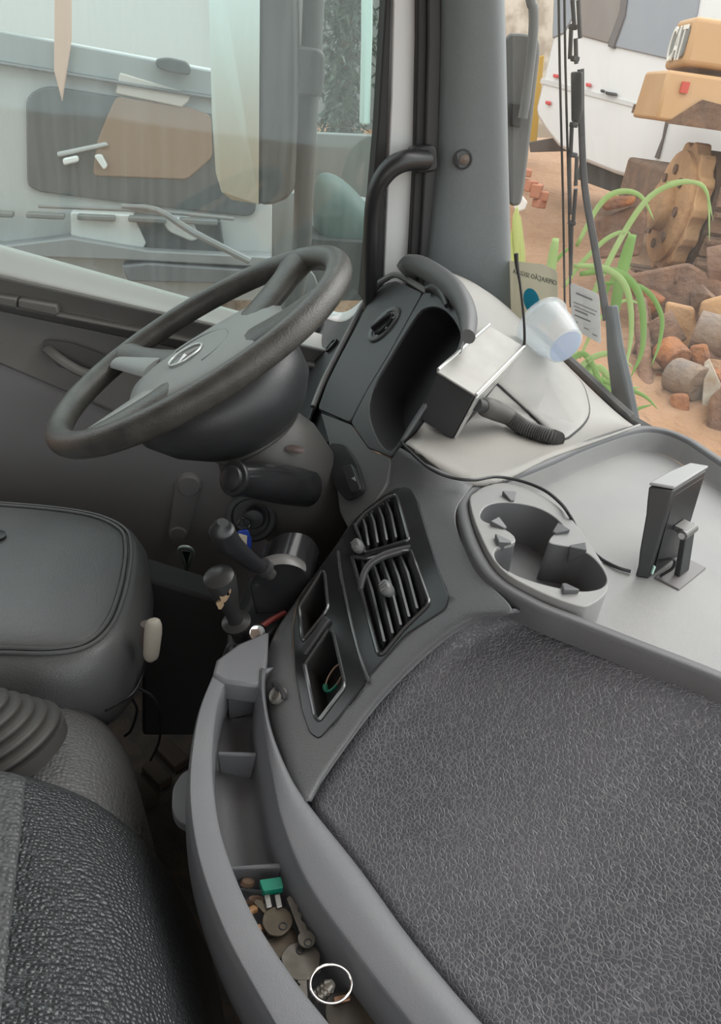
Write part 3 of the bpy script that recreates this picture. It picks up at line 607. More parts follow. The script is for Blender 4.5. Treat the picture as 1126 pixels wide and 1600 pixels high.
b.rings(R_); b.build('back_cover', mat('back_cover_black', (.035, .035, .037), .33, bump=('noise', 700, .0004)), wheel, ang=70)
# ------------------------------------------------------------------ column
AX = -WN
colm = thing('steering_column', 'dark grey steering column shroud below the wheel', 'steering column', WC+AX*.75)
COLG = mat('column_grey', (.075, .072, .068), .45, bump=('noise', 900, .0004))
b = MB(); R_ = []
for s, rx, ry, dx in ((.15, .062, .062, 0), (.17, .073, .073, 0), (.20, .078, .085, 0), (.26, .078, .088, 0), (.33, .072, .08, 0), (.42, .06, .07, 0), (.62, .05, .06, 0)):
    c = WC+AX*s+V((dx, 0, 0)); R_.append([c+W1*rx*math.cos(a)*1.05+W2*ry*math.sin(a) for a in [2*math.pi*k/32 for k in range(32)]])
b.rings(R_); b.build('shroud', COLG, colm, ang=60)
b = MB(); b.tube([WC+AX*.158+W1*.071*math.cos(a)+W2*.071*math.sin(a) for a in [2*math.pi*k/40 for k in range(40)]], .005, 8, closed=True); b.build('collar', COLG, colm)
q = PX(461, 702, -.985); MB().lathe([(.012, -.004), (.012, .002), (.001, .004)], q, V((1, -.3, .35)), 16, ex=1.2, ey=.5).build('column_slot', mat('slot_metal', (.12, .09, .08), .4, .3), colm)
st = [PX(478, 762, -.995), PX(440, 757, -.96), PX(400, 751, -.925), PX(368, 748, -.90)]
b = MB(); b.tube(st, [.030, .029, .0255, .022], 20, sm=5); stalk = b.build('stalk', GLOSS, colm)
d = (st[-1]-st[0]).normalized()
MB().lathe([(.0235, -.001), (.0245, .002), (.0235, .006), (.020, .007), (.018, .007), (.017, .012), (.010, .015), (.001, .0155)], st[-1], d, 24).build('stalk_cap', BLACK, stalk)
ig = PX(392, 808, -.985)
MB().lathe([(.040, -.03), (.040, .0), (.036, .004), (.030, .004), (.027, .0), (.001, .0)], ig, V((1, -.25, .25)), 28).build('ignition_lock', BLACKS, colm)
# key hanging in the lock
key = thing('ignition_key', 'key with blue and cream tag hanging from the ignition lock', 'key', PX(380, 850, -.94))
kq = PX(398, 806, -.968)
MB().lathe([(.016, 0), (.017, .010), (.014, .016), (.001, .017)], kq, V((1, -.2, .2)), 20).build('key_head', BLACK, key)
b = MB(); b.tube([PX(382, 818, -.945)+V((0, .009*math.cos(a), .009*math.sin(a))) for a in [2*math.pi*k/20 for k in range(20)]], .0012, 6, closed=True); b.build('split_ring', CHROME, key)
b = MB(); b.prism(roundpoly([PX(x, y, -.94) for x, y in ((370, 829), (387, 826), (393, 842), (391, 864), (384, 858), (374, 842))], .004), (.004, 0, 0)); tg_ = b.build('blue_tag', mat('blue_plastic', (.03, .07, .42), .35), key, bevel=.0008)
b = MB(); b.prism([PX(x, y, -.9355) for x, y in ((372, 833), (386, 837), (385, 857), (378, 846))], (.0008, 0, 0)); b.build('paper_insert', mat('cream_paper', (.75, .68, .52), .6), tg_)
# ================================================================== LEVERS
lev = thing('gear_lever', 'black cranked gear lever with smooth knob on a half-round housing', 'gear lever', PX(440, 960, -.80))
hc = PX(438, 918, -.80)
b = MB(); D_ = []
for k in range(25):
    a = math.pi*(k/24)*1.15-.25; D_.append(V((0, -.040*math.cos(a), .040*math.sin(a))))
D_ += [V((0, .045, -.040)), V((0, -.030, -.045))]
b.prism([hc+p for p in D_], (-.06, .02, .01)); b.build('housing', GLOSS, lev, bevel=.003)
b = MB(); b.tube([hc+V((-.005, 0, 0))+V((0, -.042*math.cos(a), .042*math.sin(a))) for a in [math.pi*(.25+.5*k/10) for k in range(11)]], .012, 8, flat=.25, up=(1, 0, 0)); b.build('housing_band', mat('band_grey', (.14, .135, .13), .35), lev)
kp = [PX(418, 893, -.79), PX(398, 881, -.785), PX(376, 864, -.775), PX(356, 846, -.765), PX(346, 828, -.76), PX(348, 816, -.757)]
b = MB(); b.tube(kp, [.0085, .0100, .0118, .0150, .0155, .007], 16, sm=6); b.build('knob', BLACK, lev)
b = MB(); b.tube([PX(424, 898, -.792), PX(410, 886, -.788)], .008, 12); b.build('shaft', STEEL, lev)
b = MB(); b.tube([PX(415, 891, -.789), PX(408, 885, -.787)], .0125, 14); b.build('collar', BLACKS, lev)
brk = thing('parking_brake_lever', 'worn black mushroom-topped parking brake lever beside the gear lever', 'lever', PX(382, 1000, -.77))
bx = [PX(380, 1000, -.775), PX(340, 897, -.745)]; bd = (bx[1]-bx[0]).normalized(); bl = (bx[1]-bx[0]).length
MB().lathe([(.012, 0), (.013, bl*.2), (.012, bl*.24), (.018, bl*.26), (.019, bl*.30), (.010, bl*.33), (.0095, bl*.45), (.012, bl*.58), (.0165, bl*.74), (.0195, bl*.90), (.0185, bl*.97), (.010, bl*1.01), (.001, bl*1.01)], bx[0], bd, 24).build('knob', mat('worn_knob', (.03, .03, .03), .35), brk)
for px_, py_, s_ in ((350, 932, 1), (344, 946, .7), (356, 925, .6)):
    p = PX(px_, py_, -.7315); b = MB(); b.prism([p+V((0, .006*s_*math.cos(a)*(1+.3*math.sin(3*a)), .009*s_*math.sin(a))) for a in [2*math.pi*k/9 for k in range(9)]], (-.004, 0, 0)); b.build('worn_patch', mat('worn_tan', (.36, .25, .15), .6), brk)
MB().box(PX(386, 1012, -.775), (.05, .05, .03)).build('valve_body', BLACKS, brk, bevel=.006)
MB().lathe([(.011, 0), (.012, .004), (.010, .008), (.006, .006), (.001, .006)], PX(404, 990, -.755), V((.6, -.3, .7)), 20).build('chrome_fitting', CHROME, brk)
pod = MB(); pod.hexa([PZ(330, 1075, -.72), PZ(415, 1060, -.72), PZ(480, 930, -.80), PZ(390, 900, -.80)], [PZ(352, 1010, -.65), PZ(414, 1000, -.635), PZ(466, 945, -.64), PZ(395, 930, -.66)])
tag(pod.build('lever_pod', BLACKS, bevel=.006), 'black pod carrying the gear and brake levers beside the console', 'console')
rb = MB(); rb.tube([PZ(400, 985, -.632), PZ(425, 968, -.628), PZ(445, 957, -.626)], .004, 8, sm=4); tag(rb.build('red_wire', mat('dull_red', (.25, .04, .03), .5)), 'short dull red wire on the pod next to the gear lever', 'wire')
# ================================================================== DRIVER SEAT
seat = thing('driver_seat', 'black leather driver seat with piped cushion edge', 'seat', (-.96, -.4, -1.2))
so = [(-160, 1024), (-60, 1016), (0, 1012), (80, 1013), (135, 1002), (168, 970), (186, 925), (195, 880), (196, 850), (188, 827), (150, 808), (90, 797), (0, 789), (-120, 781)]
s3 = [PZ(*p, -.66) for p in so]+[V((-1.15, -.62, -.665)), V((-1.02, -.70, -.67)), V((-.88, -.68, -.67)), V((-.79, -.58, -.665))]
sc_ = crom(s3, 5, True); scn = sum(sc_, V())/len(sc_)
def soff(d, z):
    o1 = offs(sc_, .01); sg = 1 if sum((a-scn).length for a in o1) > sum((a-scn).length for a in sc_) else -1
    return [p+V((0, 0, z)) for p in offs(sc_, sg*d)]
b = MB(); b.rings([[scn+(p-scn)*k+V((0, 0, z)) for p in sc_] for k, z in ((.02, .012), (.5, .011), (.8, .007), (.93, .003), (.985, -.001))]+[soff(0.0, -.004)]); b.build('cushion_top', SEATL, seat, ang=70)
b = MB(); b.rings([soff(.001, -.004), soff(.008, -.003), soff(.020, -.012), soff(.034, -.04), soff(.040, -.085), soff(.034, -.125), soff(.012, -.15), soff(-.04, -.155)], cap=False); b.build('cushion_side', SEATL, seat, ang=70)
for d_, z_ in ((0., .000), (.008, -.001)):
    b = MB(); b.tube(soff(d_, z_), .0028, 8, closed=True); b.build('piping', PIPE, seat)
MB().lathe([(.014, -.004), (.014, .003), (.001, .005)], PZ(-6, 838, -.648), V((0, 0, 1)), 20).build('cushion_button', BLACK, seat)
MB().box((-.96, -.38, -.93), (.34, .42, .28)).build('suspension_base', BLACKS, seat, bevel=.03)
MB().box((-.96, -.74, -.30), (.46, .13, .80), (V((1, 0, 0)), V((0, .97, .22)), V((0, -.22, .97)))).build('backrest', SEATL, seat, bevel=.05, seg=4)
b = MB(); b.tube([PX(241, 967, -.80), PX(241, 970, -.80), PX(240, 976, -.80), PX(239, 990, -.80), PX(236, 1022, -.80), PX(235, 1029, -.80), PX(235, 1033, -.80)], [.004, .008, .0105, .0115, .0105, .008, .004], 14, sm=3, flat=.75); kb = b.build('adjuster_handle', BEIGE, seat, bevel=0)
b = MB(); b.tube([PX(230, 975, -.82), PX(229, 1005, -.82)], .009, 10); b.build('adjuster_pivot', mat('dull_brown', (.12, .09, .08), .5), seat)
for i_, pts in enumerate((((228, 1030, -.82), (222, 1055, -.82), (205, 1085, -.80), (165, 1110, -.76)), ((215, 1075, -.85), (240, 1090, -.84), (251, 1120, -.84), (248, 1160, -.86), (235, 1188, -.9)), ((205, 1090, -.83), (214, 1110, -.83), (205, 1140, -.84), (195, 1150, -.85)))):
    b = MB(); b.tube([PX(x, y, z) for x, y, z in pts], .0022, 6, sm=5); tag(b.build('seat_cable', BLACK), ['thin black cable running down the front corner of the driver seat', 'black cable looped on the floor below the driver seat', 'short black cable hanging beneath the seat cushion'][i_], 'cable')
# footwell
b = MB(); b.hexa([PX(222, 1150, -1.0), PX(420, 1150, -1.0), PX(420, 1150, -1.0)+V((-.06, .0, 0)), PX(222, 1150, -1.0)+V((-.06, 0, 0))], [PX(222, 902, -1.0), PX(360, 944, -1.0), PX(360, 944, -1.0)+V((-.06, 0, 0)), PX(222, 902, -1.0)+V((-.06, 0, 0))])
tag(b.build('footwell_panel', mat('near_black_panel', (.02, .02, .021), .7), bevel=.006), 'near-black footwell panel between driver seat and gear levers', 'panel')
ped = thing('pedal', 'small pale-edged pedal beneath the column by the door', 'pedal', PX(295, 915, -1.2))
b = MB(); b.tube([PX(280, 858, -1.2), PX(292, 855, -1.2), PX(301, 862, -1.2), PX(297, 878, -1.2), PX(291, 894, -1.2), PX(287, 878, -1.2)], .004, 8, sm=4, closed=True); b.build('pedal_frame', mat('greenish_metal', (.22, .26, .23), .35, .4), ped)
b = MB(); b.prism([PX(283, 861, -1.205), PX(297, 862, -1.205), PX(291, 888, -1.205)], (-.004, 0, 0)); b.build('pedal_pad', BLACK, ped)
b = MB(); b.tube([PX(297, 898, -1.2), PX(293, 925, -1.2)], .005, 8); b.build('pedal_arm', STEEL, ped)
# ================================================================== ENGINE TUNNEL
far = [[PZ(-200, 1060, -.72), PZ(0, 1088, -.72), PZ(90, 1098, -.727), PZ(160, 1128, -.752), PZ(202, 1185, -.82), PZ(215, 1250, -.93), PZ(215, 1330, -1.15)],
       [PZ(-200, 1130, -.695), PZ(0, 1150, -.70), PZ(105, 1160, -.705), PZ(178, 1190, -.74), PZ(222, 1255, -.82), PZ(240, 1340, -.95), PZ(240, 1400, -1.15)],
       [PZ(-200, 1230, -.68), PZ(0, 1260, -.68), PZ(115, 1270, -.69), PZ(195, 1300, -.73), PZ(250, 1370, -.82), PZ(270, 1460, -.95), PZ(270, 1520, -1.15)],
       [PZ(-200, 1400, -.67), PZ(0, 1400, -.67), PZ(140, 1400, -.69), PZ(230, 1430, -.74), PZ(280, 1500, -.84), PZ(300, 1580, -.96), PZ(300, 1650, -1.15)]]
far = [[r[0]+V((0, -.55, -.03)), r[0]+V((0, -.25, -.01))]+r for r in far]
o = grid('tunnel_mat', far, PEBBLEG, None, 6, 5, .006); tag(o, 'grey pebbled engine tunnel mat around the rubber gaiter', 'mat')
near = [[PZ(-220, 1180, -.64), PZ(0, 1206, -.64), PZ(60, 1218, -.642), PZ(150, 1255, -.66), PZ(235, 1325, -.715), PZ(290, 1410, -.80), PZ(330, 1500, -.93), PZ(340, 1560, -1.15)],
        [PZ(-220, 1200, -.615), PZ(0, 1225, -.615), PZ(60, 1238, -.618), PZ(150, 1275, -.64), PZ(240, 1350, -.70), PZ(298, 1440, -.79), PZ(338, 1530, -.92), PZ(350, 1600, -1.15)],
        [PZ(-220, 1400, -.59), PZ(0, 1400, -.59), PZ(90, 1405, -.593), PZ(190, 1435, -.615), PZ(275, 1490, -.68), PZ(325, 1560, -.78), PZ(360, 1640, -.92), PZ(370, 1700, -1.15)],
        [PZ(-220, 1750, -.56), PZ(0, 1750, -.56), PZ(120, 1750, -.565), PZ(240, 1760, -.60), PZ(330, 1780, -.67), PZ(380, 1820, -.78), PZ(420, 1860, -.92), PZ(430, 1900, -1.15)]]
near = [[r[0]+V((0, -.6, -.02)), r[0]+V((0, -.3, 0))]+r for r in near]
near.append([p+V((.22, .02, .0)) for p in near[-1]]); near.append([V((p.x+.05, p.y, min(p.z, -.75))) for p in near[-1]]); near.append([V((p.x+.01, p.y, -1.19)) for p in near[-1]])
o = grid('tunnel_cover', near, PEBBLE, None, 8, 7, .008); tag(o, 'black pebbled leather hump in the lower left foreground', 'cover')
b = MB(); pad_ = [[PZ(-220, 1176, -.612), PZ(-60, 1196, -.612), PZ(10, 1206, -.612), PZ(36, 1214, -.614), PZ(42, 1222, -.625)], [PZ(-220, 1300, -.592), PZ(-60, 1300, -.592), PZ(4, 1300, -.592), PZ(28, 1300, -.594), PZ(34, 1302, -.604)], [PZ(-220, 1450, -.577), PZ(-60, 1450, -.577), PZ(-10, 1450, -.577), PZ(12, 1450, -.578), PZ(18, 1452, -.59)], [PZ(-220, 1700, -.56), PZ(-80, 1700, -.56), PZ(-30, 1700, -.56), PZ(-8, 1700, -.562), PZ(-2, 1702, -.575)]]
o = grid('raised_pad', pad_, mat('flap_pebble', (.085, .086, .088), .4, bump=('pebble', 200, .0026)), None, 5, 6, .01); tag(o, 'grey raised leather flap at the left edge on the black hump', 'flap')
gt = thing('lever_gaiter', 'ribbed grey rubber gaiter on the tunnel mat at the left edge', 'gaiter', PZ(-20, 1190, -.70))
ga = PZ(-12, 1178, -.69); gd = V((-.25, -.35, .9)).normalized(); prof = [(.080, -.01), (.082, .006)]
for k in range(6):
    r_ = .078-.0095*k; h_ = .008+.011*k
    prof += [(r_-.006, h_), (r_+.0015, h_+.002), (r_+.002, h_+.006), (r_-.002, h_+.009), (r_-.015, h_+.0095)]
prof += [(.014, .080), (.001, .082)]
MB().lathe(prof, ga, gd, 40).build('bellows', mat('gaiter_rubber', (.05, .047, .044), .55), gt, ang=70)
MB().lathe([(.012, .06), (.010, .20), (.009, .28), (.022, .30), (.026, .33), (.018, .36), (.001, .365)], ga, gd, 20).build('lever_rod', BLACK, gt)
# floor clutter under the shelf
for i_, (x, y, s) in enumerate(((245, 1210, .03), (268, 1180, .035), (225, 1240, .03))):
    p = PZ(x, y, -1.19); MB_ = MB().box(p, (s*2, s, .02), (V((.8, .6, 0)), V((-.6, .8, 0)), V((0, 0, 1))))
    tag(MB_.build('floor_bracket', mat('rusty_bracket', (.045, .03, .02), .8), bevel=.003), ['rusty bracket on the floor nearest the shelf pull tab', 'rusty bracket on the floor behind the others', 'rusty bracket on the floor next to the tunnel mat'][i_], 'bracket')
# ================================================================== THINGS ON THE DASH
# metal tracker box with aerial
tb = thing('tracker_box', 'metal-lidded black box with whip aerial standing on the dash top', 'device', dtop(700, 668))
t1, t2, t3, t4 = PZ(684, 582, -.330), PX(762, 513, -1.075), V(), PZ(742, 618, -.350)
t3 = t2+(t4-t1)
dn = PL(705, 686, t4, (t4-t1).cross(t2-t1).cross(t4-t1))
fd = PZ(706, 687, -.424)-t4; 
b = MB(); b.hexa([t1+fd, t4+fd, t3+fd*.9, t2+fd*.9], [t1, t4, t3, t2]); b.build('case', BLACKS, tb, bevel=.002)
nn = (t2-t1).cross(t4-t1).normalized(); nn = nn if nn.dot(t1) < 0 else -nn
ex, ey = (t4-t1), (t2-t1)
b = MB(); b.hexa([t1-ex*.03-ey*.02, t4+ex*.02-ey*.02, t3+ex*.02+ey*.03, t2-ex*.03+ey*.03], [q_+nn*.003 for q_ in (t1-ex*.03-ey*.02, t4+ex*.02-ey*.02, t3+ex*.02+ey*.03, t2-ex*.03+ey*.03)]); b.build('lid', STEEL2 if 'STEEL2' in globals() else mat('brushed_lid', (.33, .325, .31), .42, .15, var=(30, (.27, .255, .235), .5)), tb, bevel=.0012)
for e_ in (0, 1):
    a_, c_ = ((t1-ex*.03, t2-ex*.03+ey*.03) if e_ == 0 else (t4+ex*.02-ey*.02, t3+ex*.02+ey*.03))
    b = MB(); b.tube([a_+nn*.004, c_+nn*.004], .0024, 8); b.build('folded_edge', mat('edge_steel', (.6, .6, .58), .3, .6), tb)
sidev = ex.normalized()
b = MB(); b.hexa([t4+sidev*.001+fd*.02, t3+sidev*.001+fd*.02, t3+fd*.30+sidev*.001-ey*.25, t4+fd*.45+sidev*.001], [t4+sidev*.004+fd*.02, t3+sidev*.004+fd*.02, t3+fd*.30+sidev*.004-ey*.25, t4+fd*.45+sidev*.004]); b.build('side_bracket', mat('edge_steel', (0, 0, 0)), tb, bevel=.0008)
b = MB(); b.hexa([t4+sidev*.001+fd*.35, t4+sidev*.001+fd*.35+ey*.14, t4+fd*.95+sidev*.001+ey*.05, t4+fd*.95+sidev*.001], [t4+sidev*.004+fd*.35, t4+sidev*.004+fd*.35+ey*.14, t4+fd*.95+sidev*.004+ey*.05, t4+fd*.95+sidev*.004]); b.build('side_strap', mat('edge_steel', (0, 0, 0)), tb, bevel=.0008)
ab = t3+ex*.02+ey*.02
at = PX(806, 396, ab.x-.01)
b = MB(); b.tube([ab, ab+V((0, 0, .012)), ab.lerp(at, .35)+V((.003, .004, 0)), ab.lerp(at, .7)+V((.002, .002, 0)), ab.lerp(at, .88), at], [.0032, .0022, .0020, .0019, .0030, .0034], 8, sm=4); b.build('aerial', BLACK, tb)
# corrugated hose
cs = thing('corrugated_cable', 'grey corrugated cable sleeve with plug leading from the metal box to the tray edge', 'cable', dtop(830, 690))
def on(x, y, h): p = dtop(x, y); return p+V((.15, -.3, .9)).normalized()*h
plug = [t4+fd*.42+sidev*.004, PX(762, 642, (t4+fd*.42).x+.022)]
path = [PX(745, 633, -1.02+.0), PX(765, 645, -.995), PX(782, 658, -.985)]
hp0 = t4+fd*.30+ey*.12+sidev*.003
hp = [hp0, hp0.lerp(on(790, 664, .022), .33), hp0.lerp(on(790, 664, .02), .66), on(796, 667, .018), on(815, 677, .013), on(840, 686, .011), on(860, 691, .009), on(872, 690, .002)]
b = MB(); b.tube([hp[0], hp[1]], .0095, 14); b.build('plug', BLACKS, cs)
b = MB(); b.tube([hp[1].lerp(hp[0], .3), hp[1], hp[2], hp[3]], [.0105, .0145, .0150, .0125], 16, sm=5); b.build('plug_boot', RUBBER, cs)
cp = crom(hp[3:], 14); b = MB(); b.tube(cp, [.0105+.0026*(i % 2) for i in range(len(cp))], 14); b.build('corrugated_sleeve', mat('sleeve_grey', (.085, .083, .08), .45), cs, ang=25)
# thin wire over the cup holder
wp = [PZ(626, 690, -.425), PZ(640, 705, -.412), PZ(670, 731, -.411), PZ(704, 746, -.413), PZ(740, 750, -.41)]+[T(*p, .010) for p in ((775, 745), (815, 752), (850, 766), (875, 786), (890, 806))]+[T(*p, -.02) for p in ((905, 835), (922, 858))]+[T(*p, -.031) for p in ((940, 874), (965, 887), (985, 893))]
b = MB(); b.tube(wp, .0021, 8, sm=6); tag(b.build('thin_wire', BLACK), 'thin black wire draped over the cup holder to the monitor', 'wire')
# small monitor on the tray
mon = thing('dash_monitor', 'small black monitor with hinge bracket standing on the tray', 'monitor', T(1020, 900, -.034))
ma, mb_, mc = T(988, 903, -.034), T(1012, 905, -.034), T(1064, 866, -.034)
wv_, dv = (mc-mb_), (ma-mb_)
dv = (dv-wv_*(dv.dot(wv_)/wv_.length_squared)).normalized()*.030
dv = (T(986, 900, -.034)-mb_)
hz = PX(1024, 772, mb_.x-.004).z-mb_.z
R_ = []
MONB = mat('monitor_shell', (.03, .03, .032), .4)
b = MB(); R_ = []
for t, k in ((0, .80), (.12, .80), (.3, .95), (.5, 1.05), (.7, 1.15), (.85, 1.3), (1, 1.42)):
    z = V((0, 0, hz*t)); lean = V((-.012, 0, 0))*t; R_.append([mb_+z+lean, mb_+wv_+z+lean, mb_+wv_+dv*k*.8+z+lean, mb_+wv_*.5+dv*k*1.02+z+lean, mb_+dv*k+z+lean])
b.rings(R_); b.build('shell', MONB, mon, bevel=.002)
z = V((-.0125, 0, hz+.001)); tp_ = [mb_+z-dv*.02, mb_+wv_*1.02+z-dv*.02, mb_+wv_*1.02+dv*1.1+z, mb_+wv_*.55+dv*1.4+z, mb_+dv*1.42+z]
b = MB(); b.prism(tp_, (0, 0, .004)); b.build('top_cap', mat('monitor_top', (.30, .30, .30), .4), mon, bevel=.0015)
sv = (V((0, 0, 1)).cross(wv_)).normalized(); sv = sv if sv.dot(dv) < 0 else -sv
b = MB(); b.hexa([mb_+sv*.001+wv_*.08+V((0, 0, .012)), mb_+sv*.001+wv_*.92+V((0, 0, .012)), mb_+wv_*.92+V((0, 0, .012)), mb_+wv_*.08+V((0, 0, .012))], [mb_+sv*.001+wv_*.08+V((-.012, 0, hz*.93)), mb_+sv*.001+wv_*.92+V((-.012, 0, hz*.93)), mb_+wv_*.92+V((-.012, 0, hz*.93)), mb_+wv_*.08+V((-.012, 0, hz*.93))]); b.build('back_cover', BLACK, mon, bevel=.001)
hg = mb_+wv_*.5+sv*.012+V((-.004, 0, hz*.48))
b = MB(); b.tube([hg-wv_*.17, hg+wv_*.17], .006, 14); b.build('hinge_barrel', mat('hinge_dark', (.16, .155, .15), .35, .5), mon)
MB().lathe([(.004, 0), (.004, .002), (.001, .002)], hg-wv_*.17, -wv_, 12).build('hinge_screw', CHROME, mon)
b = MB(); b.hexa([hg-wv_*.14+sv*.002-V((0, 0, .002)), hg+wv_*.14+sv*.002-V((0, 0, .002)), hg+wv_*.14-sv*.012, hg-wv_*.14-sv*.012], [hg-wv_*.14+sv*.002+V((0, 0, .006)), hg+wv_*.14+sv*.002+V((0, 0, .006)), hg+wv_*.14-sv*.012+V((0, 0, .006)), hg-wv_*.14-sv*.012+V((0, 0, .006))]); b.build('hinge_plate', mat('hinge_dark', (0, 0, 0)), mon)
ft = mb_+wv_*.5+sv*.020
b = MB(); b.hexa([ft-wv_*.15-sv*.004+V((0, 0, .003)), ft+wv_*.15-sv*.004+V((0, 0, .003)), ft+wv_*.15+sv*.003+V((0, 0, .003)), ft-wv_*.15+sv*.003+V((0, 0, .003))], [hg-wv_*.13-sv*.003, hg+wv_*.13-sv*.003, hg+wv_*.13+sv*.004, hg-wv_*.13+sv*.004]); b.build('stand_arm', BLACKS, mon, bevel=.001)
b = MB(); b.hexa([ft-wv_*.42-sv*.016, ft+wv_*.42-sv*.016, ft+wv_*.42+sv*.014, ft-wv_*.42+sv*.014], [q_+V((0, 0, .003)) for q_ in (ft-wv_*.42-sv*.016, ft+wv_*.42-sv*.016, ft+wv_*.42+sv*.014, ft-wv_*.42+sv*.014)]); b.build('stand_foot', mat('foot_grey', (.14, .13, .13), .4), mon, bevel=.001)
b = MB(); b.tube([mb_+wv_*.12+sv*.001+V((0, 0, .022)), mb_+wv_*.16+sv*.014+V((0, 0, .03)), mb_+wv_*.2+sv*.016+V((0, 0, .018)), mb_+wv_*.15+sv*.008+V((0, 0, .004))], .0018, 8, sm=5); b.build('rear_lead', BLACK, mon)
MB().box(mb_+wv_*.03+sv*.0015+V((-.001, 0, .012)), (.003, .002, .010)).build('indicator_light', mat('pale_green_led', (.55, .8, .7), .3), mon)
# translucent cup leaning in the windscreen corner
cpm = glass('frosted_cup', (.94, .96, .965), .30, streak=False, dustcol=(.86, .88, .90))
cu = thing('plastic_cup', 'translucent plastic cup lying on the dash against the windscreen', 'cup', dtop(850, 560))
ca, cb = PY(847, 505, .560), PY(884, 542, .578)
cd_ = (cb-ca).normalized(); cl = (cb-ca).length
MB().lathe([(.043, -.005), (.046, -.003), (.046, .001), (.042, .004), (.039, cl*.5), (.031, cl*.97), (.028, cl), (.026, cl), (.029, cl*.95), (.037, cl*.5), (.040, .003), (.042, -.003)], ca, cd_, 36).build('cup_wall', cpm, cu)
MB().lathe([(.001, cl*.96), (.0275, cl*.96), (.0275, cl), (.001, cl)], ca, cd_, 28).build('cup_base', glass('frosted_base', (.82, .87, .95), .4, streak=False, dustcol=(.70, .76, .90)), cu)
# stickers on the windscreen
def wsp_at(x, y, off=-.004):
    P0 = wsb[1]; n = V((-.30, 1, .27)).normalized(); return PL(x, y, P0+V((0, .004+off, 0)), n)
def paper(name, col):
    m = bpy.data.materials.new(name); m.use_nodes = True; N = m.node_tree.nodes; L = m.node_tree.links; N.clear()
    o = N.new('ShaderNodeOutputMaterial'); d = N.new('ShaderNodeBsdfDiffuse'); t = N.new('ShaderNodeBsdfTranslucent'); x = N.new('ShaderNodeMixShader'); x.inputs[0].default_value = .5
    d.inputs[0].default_value = (*col, 1); t.inputs[0].default_value = (*col, 1); L.new(d.outputs[0], x.inputs[1]); L.new(t.outputs[0], x.inputs[2]); L.new(x.outputs[0], o.inputs[0]); return m
def sticker(name, px, m, label): 
    b = MB(); q = [wsp_at(*p) for p in px]; b.prism(roundpoly(q, .008), (0, -.0006, 0)); return tag(b.build(name, m), label, 'sticker')
s1 = sticker('safety_sticker', ((794, 407), (850, 413), (871, 424), (872, 500), (830, 508), (797, 500)), paper('sticker_cream', (.66, .645, .56)), 'cream safety sticker with blue disc on the windscreen by the pillar')
o_ = wsp_at(838, 434, -.0056); u_ = wsp_at(800, 424, -.0056)-wsp_at(868, 443, -.0056); v_ = wsp_at(838, 420, -.0056)-wsp_at(838, 450, -.0056)
text('sticker_text', 'OPERAÇÃO SEGURA', .0125, wsp_at(834, 433, -.0056), u_, v_, mat('sticker_grey', (.20, .20, .18), .6), s1, fit=u_.length*1.0)
c_ = wsp_at(830, 470, -.006); b = MB(); un, vn = u_.normalized(), (v_-u_*(v_.dot(u_)/u_.length_squared)).normalized()
b.prism([c_+un*.0245*math.cos(a)+vn*.024*math.sin(a) for a in [2*math.pi*k/32 for k in range(32)]], (0, -.0006, 0)); b.build('blue_disc', paper('sticker_blue', (.08, .52, .72)), s1)
s2 = sticker('paper_notice', ((891, 441), (936, 460), (939, 538), (893, 512)), paper('paper_white', (.66, .66, .66)), 'white printed paper notice on the windscreen beside the wiper')
u_ = wsp_at(895, 455, -.0056)-wsp_at(934, 470, -.0056); v_ = wsp_at(912, 450, -.0056)-wsp_at(912, 480, -.0056)
for k, (x0, x1, y, w_) in enumerate(((900, 925, 458, .0016), (896, 932, 472, .0008), (896, 930, 478, .0008), (898, 918, 484, .0016), (897, 922, 492, .0014), (912, 920, 512, .001), (925, 933, 522, .001), (897, 902, 502, .001))):
    a_, c_ = wsp_at(x0, y, -.0056), wsp_at(x1, y+(x1-x0)*.42, -.0056); b = MB(); b.hexa([a_-v_.normalized()*w_, c_-v_.normalized()*w_, c_+v_.normalized()*w_, a_+v_.normalized()*w_], [p_+V((0, -.0004, 0)) for p_ in (a_-v_.normalized()*w_, c_-v_.normalized()*w_, c_+v_.normalized()*w_, a_+v_.normalized()*w_)]); b.build('printed_line', mat('print_grey', (.25, .25, .26), .6), s2, smooth=False)
# things lying in the shelf
ZF = ZS-DZ+.012
def K(x, y, h=0.): return PZ(x, y, ZF+h)
OLIVE = mat('dull_brass', (.13, .105, .075), .4, .6, var=(80, (.075, .062, .048), .5)); NICK = mat('worn_nickel', (.24, .225, .205), .32, .8, var=(70, (.13, .12, .10), .5))
def flat(name, px, h, th, m, par=None, r=.003): b = MB(); b.prism(roundpoly([K(x, y, h) for x, y in px], r), (0, 0, th)); return b.build(name, m, par, bevel=.0006)
fz = thing('blade_fuse', 'green blade fuse lying in the shelf behind the keys', 'fuse', K(422, 1405))
flat('fuse_body', [(404, 1383), (438, 1378), (442, 1395), (410, 1401)], .018, .008, mat('fuse_green', (.005, .19, .12), .35), fz, .002)
for x0 in (412, 428): flat('prong', [(x0, 1400), (x0+9, 1398), (x0+13, 1418), (x0+4, 1421)], .019, .002, STEEL, fz, .001)
